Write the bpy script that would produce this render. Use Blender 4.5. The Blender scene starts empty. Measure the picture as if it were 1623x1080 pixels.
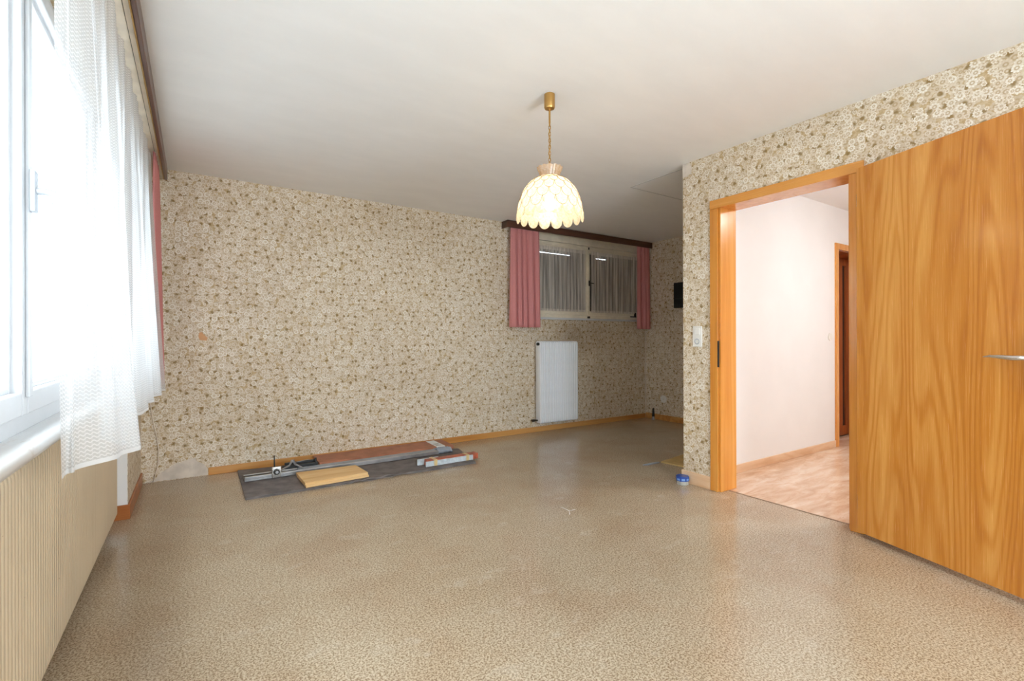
import bpy, bmesh, math, random
from mathutils import Vector, Matrix
random.seed(7)
S = bpy.context.scene
C = S.collection
PI = math.pi

# ------------------------------------------------------------------ camera, light, exposure
YAW, FPX, HORIZON, ROLL = math.radians(33.298), 763.79, 539.08, -0.0025
cam_d = bpy.data.cameras.new('camera')
cam_d.sensor_width = 36.0
cam_d.lens = 36.0 * FPX / 1623.0
cam_d.shift_y = (HORIZON - 540.0) / 1623.0
cam_d.clip_start = 0.02
cam = bpy.data.objects.new('camera', cam_d)
C.objects.link(cam)
cam.matrix_world = (Matrix.Translation((0, 0, 1.1)) @ Matrix.Rotation(-YAW, 4, 'Z')
                    @ Matrix.Rotation(PI / 2, 4, 'X') @ Matrix.Rotation(ROLL, 4, 'Z'))
S.camera = cam

world = bpy.data.worlds.new('overcast_sky')
S.world = world
world.use_nodes = True
bg = world.node_tree.nodes['Background']
bg.inputs['Color'].default_value = (0.82, 0.91, 1.0, 1)
SKY = 11.0
bg.inputs['Strength'].default_value = SKY

S.view_settings.view_transform = 'Standard'
S.view_settings.look = 'None'
S.view_settings.exposure = 0.92
S.view_settings.gamma = 1.0
S.view_settings.use_curve_mapping = False
S.cycles.max_bounces = 14
S.cycles.diffuse_bounces = 8
S.cycles.glossy_bounces = 4
S.cycles.transparent_max_bounces = 24
S.cycles.sample_clamp_indirect = 8.0
S.cycles.caustics_reflective = False
S.cycles.caustics_refractive = False


def portal(loc, rot, sx, sy):
    d = bpy.data.lights.new('window_daylight', 'AREA')
    d.shape = 'RECTANGLE'
    d.size, d.size_y = sx, sy
    d.cycles.is_portal = True
    o = bpy.data.objects.new('window_daylight', d)
    C.objects.link(o)
    o.location = loc
    o.rotation_euler = rot
    return o


# sky portals in the two openings of the left wall (they emit nothing, they only guide sampling)
portal((-0.50, 2.235, 1.52), (0, -PI / 2, 0), 1.22, 3.06)
portal((-0.50, -0.85, 1.10), (0, -PI / 2, 0), 2.06, 1.50)
portal((1.5, -1.86, 1.15), (PI / 2, 0, 0), 1.5, 1.74)

# ------------------------------------------------------------------ room measures (metres)
XL, XR, XE = -0.352, 3.15, 5.32      # left wall, door wall, end wall of the alcove
YB, YC, YH, YR = 4.66, 2.385, 2.30, -1.70  # back wall, alcove corner, hall wall, rear wall
H = 2.45


# ------------------------------------------------------------------ helpers
def lin(r, g, b):
    def f(c):
        c /= 255.0
        return c / 12.92 if c <= 0.04045 else ((c + 0.055) / 1.055) ** 2.4
    return (f(r), f(g), f(b), 1.0)


def wloc(o):
    v = Vector((0, 0, 0))
    while o is not None:
        v += o.location
        o = o.parent
    return v


def link_mesh(name, me, mats, parent=None, local=False):
    if not isinstance(mats, (list, tuple)):
        mats = [mats]
    if not me.materials:
        for m in mats:
            me.materials.append(m)
    o = bpy.data.objects.new(name, me)
    C.objects.link(o)
    if parent is not None:
        o.parent = parent
        if not local:
            w = wloc(parent)
            for v in me.vertices:
                v.co -= w
    return o


def build(name, bm, mats, parent=None, local=False, smooth=False):
    bmesh.ops.recalc_face_normals(bm, faces=bm.faces)
    me = bpy.data.meshes.new(name)
    bm.to_mesh(me)
    bm.free()
    if smooth:
        for p in me.polygons:
            p.use_smooth = True
        if smooth is not True:
            me.set_sharp_from_angle(angle=math.radians(smooth))
    return link_mesh(name, me, mats, parent, local)


def box(bm, x0, x1, y0, y1, z0, z1, bev=0.0, mi=0):
    t = bmesh.new()
    vs = [t.verts.new((x, y, z)) for x in (x0, x1) for y in (y0, y1) for z in (z0, z1)]
    for f in ((0, 1, 3, 2), (4, 6, 7, 5), (0, 4, 5, 1), (2, 3, 7, 6), (0, 2, 6, 4), (1, 5, 7, 3)):
        t.faces.new([vs[i] for i in f])
    if bev:
        bmesh.ops.bevel(t, geom=list(t.edges), offset=bev, segments=2, profile=0.5, affect='EDGES')
    merge(bm, t, mi)


def merge(bm, t, mi=0, mat=None):
    if mat is not None:
        bmesh.ops.transform(t, matrix=mat, verts=t.verts)
    m = {}
    for v in t.verts:
        m[v] = bm.verts.new(v.co)
    for f in t.faces:
        try:
            g = bm.faces.new([m[v] for v in f.verts])
            g.material_index = mi
        except ValueError:
            pass
    t.free()


def prism(bm, pts, axis, a0, a1, mi=0, bev=0.0):
    """closed outline pts (p,q) extruded along axis from a0 to a1"""
    t = bmesh.new()

    def mk(p, q, a):
        return {'x': (a, p, q), 'y': (p, a, q), 'z': (p, q, a)}[axis]
    lo = [t.verts.new(mk(p, q, a0)) for p, q in pts]
    hi = [t.verts.new(mk(p, q, a1)) for p, q in pts]
    n = len(pts)
    for i in range(n):
        t.faces.new((lo[i], lo[(i + 1) % n], hi[(i + 1) % n], hi[i]))
    t.faces.new(lo)
    t.faces.new(list(reversed(hi)))
    if bev:
        bmesh.ops.recalc_face_normals(t, faces=t.faces)
        bmesh.ops.bevel(t, geom=list(t.edges), offset=bev, segments=2, profile=0.5, affect='EDGES')
    merge(bm, t, mi)


def lathe(bm, prof, c=(0, 0), n=24, mi=0):
    rings = []
    for r, z in prof:
        rings.append([bm.verts.new((c[0] + r * math.cos(2 * PI * i / n), c[1] + r * math.sin(2 * PI * i / n), z))
                      for i in range(n)])
    for a, b in zip(rings, rings[1:]):
        for i in range(n):
            f = bm.faces.new((a[i], a[(i + 1) % n], b[(i + 1) % n], b[i]))
            f.material_index = mi
    for ring, flip in ((rings[0], True), (rings[-1], False)):
        f = bm.faces.new(list(reversed(ring)) if flip else ring)
        f.material_index = mi


def tube(bm, pts, r, n=8, closed=False, mi=0):
    pts = [Vector(p) for p in pts]
    rs = r if isinstance(r, (list, tuple)) else [r] * len(pts)
    N = len(pts)
    rings = []
    up = Vector((0.13, 0.29, 0.95)).normalized()
    for i, p in enumerate(pts):
        if closed:
            d = pts[(i + 1) % N] - pts[i - 1]
        else:
            d = pts[min(i + 1, N - 1)] - pts[max(i - 1, 0)]
        d.normalize()
        s = d.cross(up)
        if s.length < 0.05:
            s = d.cross(Vector((1, 0, 0)))
        s.normalize()
        u = s.cross(d)
        rings.append([bm.verts.new(p + rs[i] * (math.cos(2 * PI * k / n) * s + math.sin(2 * PI * k / n) * u)) for k in range(n)])
    rng = range(N) if closed else range(N - 1)
    for i in rng:
        a, b = rings[i], rings[(i + 1) % N]
        for k in range(n):
            f = bm.faces.new((a[k], a[(k + 1) % n], b[(k + 1) % n], b[k]))
            f.material_index = mi
    if not closed:
        bm.faces.new(list(reversed(rings[0]))).material_index = mi
        bm.faces.new(rings[-1]).material_index = mi


def tag(o, label=None, cat=None, group=None, kind=None):
    if label:
        o['label'] = label
    if cat:
        o['category'] = cat
    if group:
        o['group'] = group
    if kind:
        o['kind'] = kind
    return o


def thing(name, loc, label=None, cat=None, group=None, kind=None, rz=0.0):
    o = bpy.data.objects.new(name, None)
    o.empty_display_size = 0.1
    C.objects.link(o)
    o.location = loc
    o.rotation_euler = (0, 0, rz)
    return tag(o, label, cat, group, kind)


# ------------------------------------------------------------------ materials
class NT:
    def __init__(s, name):
        s.m = bpy.data.materials.new(name)
        s.m.use_nodes = True
        s.t = s.m.node_tree
        s.t.nodes.clear()
        s.out = s.t.nodes.new('ShaderNodeOutputMaterial')

    def n(s, typ, ins=None, **kw):
        nd = s.t.nodes.new(typ)
        for k, v in kw.items():
            setattr(nd, k, v)
        for k, v in (ins or {}).items():
            s.put(nd.inputs[k], v)
        return nd

    def put(s, sock, v):
        if isinstance(v, bpy.types.NodeSocket):
            s.t.links.new(v, sock)
        else:
            sock.default_value = v

    def math(s, op, a, b=0.0, c=0.0, clamp=False):
        nd = s.n('ShaderNodeMath', operation=op, use_clamp=clamp)
        s.put(nd.inputs[0], a)
        s.put(nd.inputs[1], b)
        s.put(nd.inputs[2], c)
        return nd.outputs[0]

    def vmath(s, op, a, b=(0, 0, 0), out=0):
        nd = s.n('ShaderNodeVectorMath', operation=op)
        s.put(nd.inputs[0], a)
        if op == 'SCALE':
            s.put(nd.inputs['Scale'], b)
        else:
            s.put(nd.inputs[1], b)
        return nd.outputs[out]

    def mix(s, f, a, b, blend='MIX'):
        nd = s.n('ShaderNodeMix', data_type='RGBA', blend_type=blend)
        s.put(nd.inputs[0], f)
        s.put(nd.inputs[6], a)
        s.put(nd.inputs[7], b)
        return nd.outputs[2]

    def ramp(s, f, stops, interp='LINEAR'):
        nd = s.n('ShaderNodeValToRGB')
        cr = nd.color_ramp
        cr.interpolation = interp
        while len(cr.elements) < len(stops):
            cr.elements.new(0.5)
        for e, (p, c) in zip(cr.elements, stops):
            e.position = p
            e.color = c if isinstance(c, tuple) else (c, c, c, 1)
        s.put(nd.inputs[0], f)
        return nd.outputs[0]

    def smooth(s, v, a, b):
        nd = s.n('ShaderNodeMapRange', interpolation_type='SMOOTHSTEP')
        s.put(nd.inputs[0], v)
        nd.inputs[1].default_value = a
        nd.inputs[2].default_value = b
        return nd.outputs[0]

    def noise(s, vec, scale, detail=2.0, rough=0.5, dist=0.0, out=0, dim='3D'):
        nd = s.n('ShaderNodeTexNoise', noise_dimensions=dim)
        s.put(nd.inputs['Vector'], vec)
        nd.inputs['Scale'].default_value = scale
        nd.inputs['Detail'].default_value = detail
        nd.inputs['Roughness'].default_value = rough
        nd.inputs['Distortion'].default_value = dist
        return nd.outputs[out]

    def pos(s):
        return s.n('ShaderNodeNewGeometry').outputs['Position']

    def obj(s):
        return s.n('ShaderNodeTexCoord').outputs['Object']

    def uv(s):
        return s.n('ShaderNodeTexCoord').outputs['UV']

    def scale3(s, v, sc):
        return s.vmath('MULTIPLY', v, sc)

    def bsdf(s, color, rough=0.5, metal=0.0, spec=0.5, bump=None, bs=0.2, bd=0.01, coat=0.0):
        nd = s.n('ShaderNodeBsdfPrincipled')
        s.put(nd.inputs['Base Color'], color)
        s.put(nd.inputs['Roughness'], rough)
        nd.inputs['Metallic'].default_value = metal
        nd.inputs['Specular IOR Level'].default_value = spec
        if coat:
            nd.inputs['Coat Weight'].default_value = coat
            nd.inputs['Coat Roughness'].default_value = 0.15
        if bump is not None:
            b = s.n('ShaderNodeBump', {'Height': bump, 'Strength': bs, 'Distance': bd})
            s.t.links.new(b.outputs[0], nd.inputs['Normal'])
        return nd.outputs[0]

    def done(s, sh):
        s.t.links.new(sh, s.out.inputs[0])
        return s.m


def plain(name, col, rough=0.5, metal=0.0, spec=0.5, var=0.06, nscale=9.0, bump=0.0, bscale=120):
    t = NT(name)
    p = t.obj()
    n = t.noise(p, nscale, 4.0, 0.6)
    dark = tuple(c * (1 - 2 * var) for c in col[:3]) + (1,)
    lite = tuple(min(1, c * (1 + 2 * var)) for c in col[:3]) + (1,)
    c = t.mix(t.smooth(n, 0.3, 0.7), dark, lite)
    b = t.noise(p, bscale, 2.0) if bump else None
    return t.done(t.bsdf(c, rough, metal, spec, b, bump, 0.002))


def mat_wallpaper():
    t = NT('floral_wallpaper')
    sp = t.n('ShaderNodeSeparateXYZ', {0: t.pos()})
    u = t.math('ADD', sp.outputs[0], sp.outputs[1])
    P = t.vmath('SCALE', t.n('ShaderNodeCombineXYZ', {0: u, 1: sp.outputs[2], 2: 0.0}).outputs[0], 0.94)
    col = t.mix(t.smooth(t.noise(P, 60, 3.0, 0.6), 0.35, 0.65), lin(182, 156, 114), lin(206, 184, 148))

    def layer(prev, scale, off, n, R0, dark, light, rnd=0.9, keep=0.0):
        v = t.vmath('ADD', t.vmath('SCALE', P, scale), off)
        vo = t.n('ShaderNodeTexVoronoi', {'Vector': v, 'Scale': 1.0, 'Randomness': rnd}, voronoi_dimensions='2D', feature='F1')
        d = t.vmath('SUBTRACT', v, vo.outputs['Position'])
        sd = t.n('ShaderNodeSeparateXYZ', {0: d})
        r = vo.outputs['Distance']
        sc = t.n('ShaderNodeSeparateColor', {0: vo.outputs['Color']})
        ang = t.math('ARCTAN2', sd.outputs[1], sd.outputs[0])
        R = t.math('MULTIPLY', t.math('MULTIPLY_ADD', sc.outputs[0], 0.45, 0.68), R0)
        rel = t.math('DIVIDE', r, R)
        pet = t.math('COSINE', t.math('MULTIPLY_ADD', ang, float(n), t.math('MULTIPLY', sc.outputs[2], 6.283)))
        edge = t.math('MULTIPLY_ADD', pet, 0.09, 0.91)
        tt = t.math('DIVIDE', rel, edge)
        mask = t.smooth(tt, 1.0, 0.86)
        if keep:
            mask = t.math('MULTIPLY', mask, t.math('GREATER_THAN', sc.outputs[1], keep))
        ring = t.ramp(rel, [(0.0, 0.85), (0.14, 0.8), (0.22, 0.15), (0.36, 0.1), (0.46, 0.8), (0.75, 0.9), (0.88, 1.0), (0.93, 0.8), (1.0, 0.1)])
        tone = t.math('MULTIPLY_ADD', sc.outputs[1], 0.45, 0.60)
        ray = t.math('MULTIPLY_ADD', pet, 0.10, 0.90)
        f = t.math('MULTIPLY', t.math('MULTIPLY', ring, tone), ray)
        return t.mix(mask, prev, t.mix(f, dark, light))

    col = layer(col, 23, (3.1, 7.7, 0), 7, 0.70, lin(184, 160, 124), lin(222, 209, 186))
    col = layer(col, 23, (11.37, 2.95, 0), 8, 0.58, lin(184, 160, 124), lin(232, 222, 204))
    # olive hearts between the blossoms
    v = t.vmath('ADD', t.vmath('SCALE', P, 15.0), (5.2, 1.3, 0))
    vo = t.n('ShaderNodeTexVoronoi', {'Vector': t.vmath('ADD', v, t.vmath('SCALE', t.noise(P, 40, 2.0, out=1), 0.35)), 'Scale': 1.0,
                                      'Randomness': 0.7}, voronoi_dimensions='2D', feature='F1')
    col = t.mix(t.math('MULTIPLY', t.smooth(vo.outputs['Distance'], 0.24, 0.08), 0.85), col, lin(136, 108, 54))
    col = layer(col, 22, (1.7, 19.4, 0), 9, 0.47, lin(190, 168, 132), lin(245, 241, 232), keep=0.30)
    col = layer(col, 36, (9.9, 4.4, 0), 6, 0.42, lin(182, 158, 122), lin(242, 235, 222), keep=0.45)
    # yellowed with age: large soft blotches
    col = t.mix(t.math('MULTIPLY', t.smooth(t.noise(P, 1.1, 3.0), 0.4, 0.7), 0.14), col, lin(160, 126, 80), 'MULTIPLY')
    # soot above the back radiator
    dx = t.math('MULTIPLY', t.math('SUBTRACT', sp.outputs[0], 3.95), 1.15)
    dz = t.math('MULTIPLY', t.math('SUBTRACT', sp.outputs[2], 1.15), 2.2)
    dd = t.math('SQRT', t.math('ADD', t.math('MULTIPLY', dx, dx), t.math('MULTIPLY', dz, dz)))
    dd = t.math('ADD', dd, t.math('MULTIPLY', t.noise(P, 4.0, 3.0), 0.5))
    soot = t.math('MULTIPLY', t.smooth(dd, 1.1, 0.3), t.math('GREATER_THAN', sp.outputs[1], 4.6))
    col = t.mix(t.math('MULTIPLY', soot, 0.45), col, lin(150, 122, 84), 'MULTIPLY')
    return t.done(t.bsdf(col, 0.62, spec=0.3))


def mat_floor():
    t = NT('speckled_linoleum')
    p = t.vmath('ADD', t.pos(), (0.0, 0.0, 0.1371))
    na = t.math('ADD', t.noise(p, 118, 2.0, 0.6, dim='2D'), t.noise(t.vmath('ADD', p, (7.31, 3.77, 1.93)), 176, 2.0, 0.6, dim='2D'))
    a = t.smooth(t.math('MULTIPLY', na, 0.5), 0.41, 0.59)
    b = t.smooth(t.noise(p, 210, 2.0, 0.6), 0.40, 0.70)
    col = t.mix(a, lin(136, 115, 90), lin(200, 184, 160))
    col = t.mix(t.math('MULTIPLY', b, 0.5), col, lin(208, 194, 172))
    dk = t.smooth(t.noise(t.vmath('ADD', p, (5, 9, 0)), 170, 2.0, 0.6, 0.0), 0.60, 0.72)
    col = t.mix(t.math('MULTIPLY', dk, 0.55), col, lin(122, 100, 72))
    big = t.smooth(t.noise(p, 1.6, 4.0, 0.6), 0.35, 0.68)
    col = t.mix(t.math('MULTIPLY', big, 0.25), col, lin(212, 184, 148), 'MULTIPLY')
    pk = t.smooth(t.noise(t.vmath('ADD', p, (3.0, 8.0, 0)), 2.3, 3.0, 0.55), 0.45, 0.65)
    col = t.mix(t.math('MULTIPLY', pk, 0.22), col, lin(222, 190, 168), 'MULTIPLY')
    scuff = t.smooth(t.noise(t.scale3(p, (1.0, 1.6, 1.0)), 5.0, 5.0, 0.7), 0.56, 0.72)
    col = t.mix(t.math('MULTIPLY', scuff, 0.16), col, lin(226, 220, 208))
    rough = t.math('MULTIPLY_ADD', t.noise(p, 7.0, 4.0, 0.6), 0.08, 0.15)
    return t.done(t.bsdf(col, rough, spec=0.5, bump=t.noise(p, 160, 2.0), bs=0.06, bd=0.002))


def mat_hall_floor():
    t = NT('pink_marbled_vinyl')
    p = t.vmath('ADD', t.pos(), (0.0, 0.0, 0.1371))
    n = t.noise(t.scale3(p, (1.0, 4.0, 1.0)), 3.2, 5.0, 0.65, 0.6)
    col = t.ramp(n, [(0.28, lin(190, 150, 118)), (0.5, lin(216, 184, 156)), (0.7, lin(232, 212, 192))])
    v = t.smooth(t.noise(t.scale3(p, (1.0, 3.0, 1.0)), 11, 5.0, 0.7, 1.5), 0.55, 0.66)
    col = t.mix(t.math('MULTIPLY', v, 0.4), col, lin(184, 134, 100))
    return t.done(t.bsdf(col, 0.22, spec=0.5))


def mat_wood(name, dark, mid, light, rings=11.0, sx=2.6, sz=0.42, rough=0.3, horiz='z', coat=0.3, tw=0.3):
    t = NT(name)
    p = t.obj()
    ax = lambda a, b: tuple(b if k == horiz else a for k in 'xyz')
    q = t.scale3(p, ax(sx, sz))
    n = t.noise(q, 1.0, 3.0, 0.4, 0.25)
    fr = t.math('FRACT', t.math('MULTIPLY', n, rings * 2))
    tri = t.smooth(t.math('ABSOLUTE', t.math('MULTIPLY_ADD', fr, 2.0, -1.0)), 0.0, 0.7)
    band = t.smooth(t.noise(t.scale3(p, ax(9, 0.25)), 1.0, 3.0), 0.3, 0.7)
    f = t.math('MULTIPLY_ADD', tri, tw, t.math('MULTIPLY', band, 0.75 - tw))
    fib = t.noise(t.scale3(p, ax(260, 5)), 1.0, 3.0, 0.7)
    f = t.math('ADD', f, t.math('MULTIPLY_ADD', fib, 0.7, -0.22), clamp=True)
    col = t.ramp(f, [(0.0, dark), (0.45, mid), (1.0, light)])
    rg = t.math('MULTIPLY_ADD', fib, 0.15, rough - 0.07)
    return t.done(t.bsdf(col, rg, spec=0.5, bump=fib, bs=0.08, bd=0.001, coat=coat))


def mat_ceiling():
    t = NT('ceiling_paint')
    p = t.pos()
    n = t.noise(t.scale3(p, (1.0, 2.6, 1.0)), 2.4, 5.0, 0.6)
    col = t.mix(t.smooth(n, 0.35, 0.7), lin(238, 238, 238), lin(241, 241, 241))
    return t.done(t.bsdf(col, 0.75, spec=0.2, bump=t.noise(t.scale3(p, (8, 30, 8)), 1.0, 4.0), bs=0.08, bd=0.004))


def mat_white_wall():
    t = NT('white_wall_paint')
    p = t.pos()
    col = t.mix(t.smooth(t.noise(p, 3.0, 4.0), 0.3, 0.7), lin(233, 232, 231), lin(236, 235, 234))
    return t.done(t.bsdf(col, 0.6, spec=0.3, bump=t.noise(t.scale3(p, (40, 40, 4)), 1.0, 3.0), bs=0.03, bd=0.002))


def mat_glass():
    t = NT('window_glass')
    fr = t.n('ShaderNodeFresnel', {'IOR': 1.45})
    tr = t.n('ShaderNodeBsdfTransparent', {'Color': (0.97, 0.985, 0.98, 1)})
    gl = t.n('ShaderNodeBsdfGlossy', {'Roughness': 0.01})
    front = t.math('SUBTRACT', 1.0, t.n('ShaderNodeNewGeometry').outputs['Backfacing'])
    mx = t.n('ShaderNodeMixShader', {0: t.math('MULTIPLY', fr.outputs[0], front), 1: tr.outputs[0], 2: gl.outputs[0]})
    return t.done(mx.outputs[0])


def mat_lace():
    t = NT('white_crochet_lace')
    uv = t.uv()
    w0 = t.vmath('ADD', uv, t.vmath('SCALE', t.noise(uv, 16, 2.0, out=1), 0.006))
    sw = t.n('ShaderNodeSeparateXYZ', {0: w0})
    zig = t.math('MULTIPLY_ADD', t.math('SINE', t.math('MULTIPLY', sw.outputs[0], 116.0 * PI)), 0.5, 0.5)
    row = t.math('FRACT', t.math('MULTIPLY_ADD', sw.outputs[1], 98.0, t.math('MULTIPLY', zig, 0.45)))
    hor = t.smooth(t.math('ABSOLUTE', t.math('SUBTRACT', row, 0.5)), 0.24, 0.15)
    colm = t.math('FRACT', t.math('MULTIPLY', sw.outputs[0], 58.0))
    ver = t.math('MULTIPLY', t.smooth(t.math('ABSOLUTE', t.math('SUBTRACT', colm, 0.5)), 0.16, 0.08), 0.8)
    thread = t.math('MAXIMUM', hor, ver)
    sp = t.n('ShaderNodeSeparateXYZ', {0: uv})
    cols = t.math('COSINE', t.math('MULTIPLY', sp.outputs[0], 6.283 * 13))
    rib = t.smooth(cols, 0.55, 0.9)
    hem = t.math('LESS_THAN', sp.outputs[1], 0.012)
    cov = t.math('MAXIMUM', t.math('MAXIMUM', t.math('MULTIPLY', thread, 0.92), t.math('MULTIPLY', rib, 0.65)), t.math('MAXIMUM', hem, 0.62))
    df = t.n('ShaderNodeBsdfDiffuse', {'Color': lin(212, 212, 212)})
    tl = t.n('ShaderNodeBsdfTranslucent', {'Color': lin(212, 212, 212)})
    cl = t.n('ShaderNodeMixShader', {0: 0.26, 1: df.outputs[0], 2: tl.outputs[0]})
    tr = t.n('ShaderNodeBsdfTransparent')
    mx = t.n('ShaderNodeMixShader', {0: cov, 1: tr.outputs[0], 2: cl.outputs[0]})
    return t.done(mx.outputs[0])


def mat_net():
    t = NT('grey_sash_net')
    uv = t.uv()
    sp = t.n('ShaderNodeSeparateXYZ', {0: uv})
    st = t.noise(t.scale3(uv, (34, 0.7, 1)), 1.0, 3.0, 0.6)
    gather = t.smooth(st, 0.36, 0.66)
    head = t.math('MAXIMUM', t.smooth(sp.outputs[1], 0.93, 0.95), t.smooth(sp.outputs[1], 0.045, 0.03))
    ruff = t.math('MULTIPLY_ADD', t.noise(t.scale3(uv, (110, 8, 1)), 1.0, 2.0), 0.8, 0.45)
    cov = t.math('MAXIMUM', t.math('MULTIPLY_ADD', gather, 0.50, 0.42), t.math('MULTIPLY', head, ruff), clamp=True)
    col = lin(222, 213, 203)
    df = t.n('ShaderNodeBsdfDiffuse', {'Color': col})
    tl = t.n('ShaderNodeBsdfTranslucent', {'Color': col})
    cl = t.n('ShaderNodeMixShader', {0: 0.35, 1: df.outputs[0], 2: tl.outputs[0]})
    tr = t.n('ShaderNodeBsdfTransparent')
    mx = t.n('ShaderNodeMixShader', {0: cov, 1: tr.outputs[0], 2: cl.outputs[0]})
    return t.done(mx.outputs[0])


def mat_cloth(name, col, dark):
    t = NT(name)
    p = t.obj()
    w = t.noise(t.scale3(p, (300, 300, 500)), 1.0, 2.0)
    c = t.mix(t.smooth(w, 0.3, 0.7), dark, col)
    df = t.bsdf(c, 0.85, spec=0.15, bump=w, bs=0.15, bd=0.001)
    tl = t.n('ShaderNodeBsdfTranslucent', {'Color': c})
    mx = t.n('ShaderNodeMixShader', {0: 0.15, 1: df, 2: tl.outputs[0]})
    return t.done(mx.outputs[0])


def mat_shell(name, ca, cb):
    t = NT(name)
    p = t.obj()
    n = t.noise(p, 45, 4.0, 0.65, 0.6)
    c = t.mix(t.smooth(n, 0.35, 0.7), ca, cb)
    df = t.n('ShaderNodeBsdfDiffuse', {'Color': c})
    tl = t.n('ShaderNodeBsdfTranslucent', {'Color': c})
    gl = t.n('ShaderNodeBsdfGlossy', {'Roughness': 0.25})
    tr = t.n('ShaderNodeBsdfTransparent', {'Color': c})
    a = t.n('ShaderNodeMixShader', {0: 0.55, 1: df.outputs[0], 2: tl.outputs[0]})
    b = t.n('ShaderNodeMixShader', {0: 0.28, 1: a.outputs[0], 2: tr.outputs[0]})
    d = t.n('ShaderNodeMixShader', {0: 0.06, 1: b.outputs[0], 2: gl.outputs[0]})
    return t.done(d.outputs[0])


def mat_emit(name, col, s):
    t = NT(name)
    e = t.n('ShaderNodeEmission', {'Color': col, 'Strength': s})
    return t.done(e.outputs[0])


def mat_chipped(name, col, chip):
    t = NT(name)
    p = t.pos()
    c = t.mix(t.smooth(t.noise(p, 3.0, 4.0), 0.3, 0.7), col, tuple(x * 0.9 for x in col[:3]) + (1,))
    m = t.smooth(t.noise(t.scale3(p, (30, 30, 45)), 1.0, 2.0, 0.5), 0.76, 0.79)
    c = t.mix(m, c, chip)
    return t.done(t.bsdf(c, 0.4, spec=0.4))


def mat_sill():
    t = NT('worn_stone_sill')
    p = t.pos()
    n = t.noise(t.scale3(p, (9, 1.6, 9)), 1.6, 5.0, 0.65, 0.4)
    c = t.ramp(n, [(0.3, lin(196, 190, 184)), (0.5, lin(200, 198, 195)), (0.75, lin(212, 210, 208))])
    s = t.smooth(t.noise(t.scale3(p, (14, 3, 1)), 1.6, 4.0, 0.7), 0.60, 0.7)
    c = t.mix(t.math('MULTIPLY', s, 0.4), c, lin(168, 140, 112))
    return t.done(t.bsdf(c, 0.3, spec=0.5))


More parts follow.
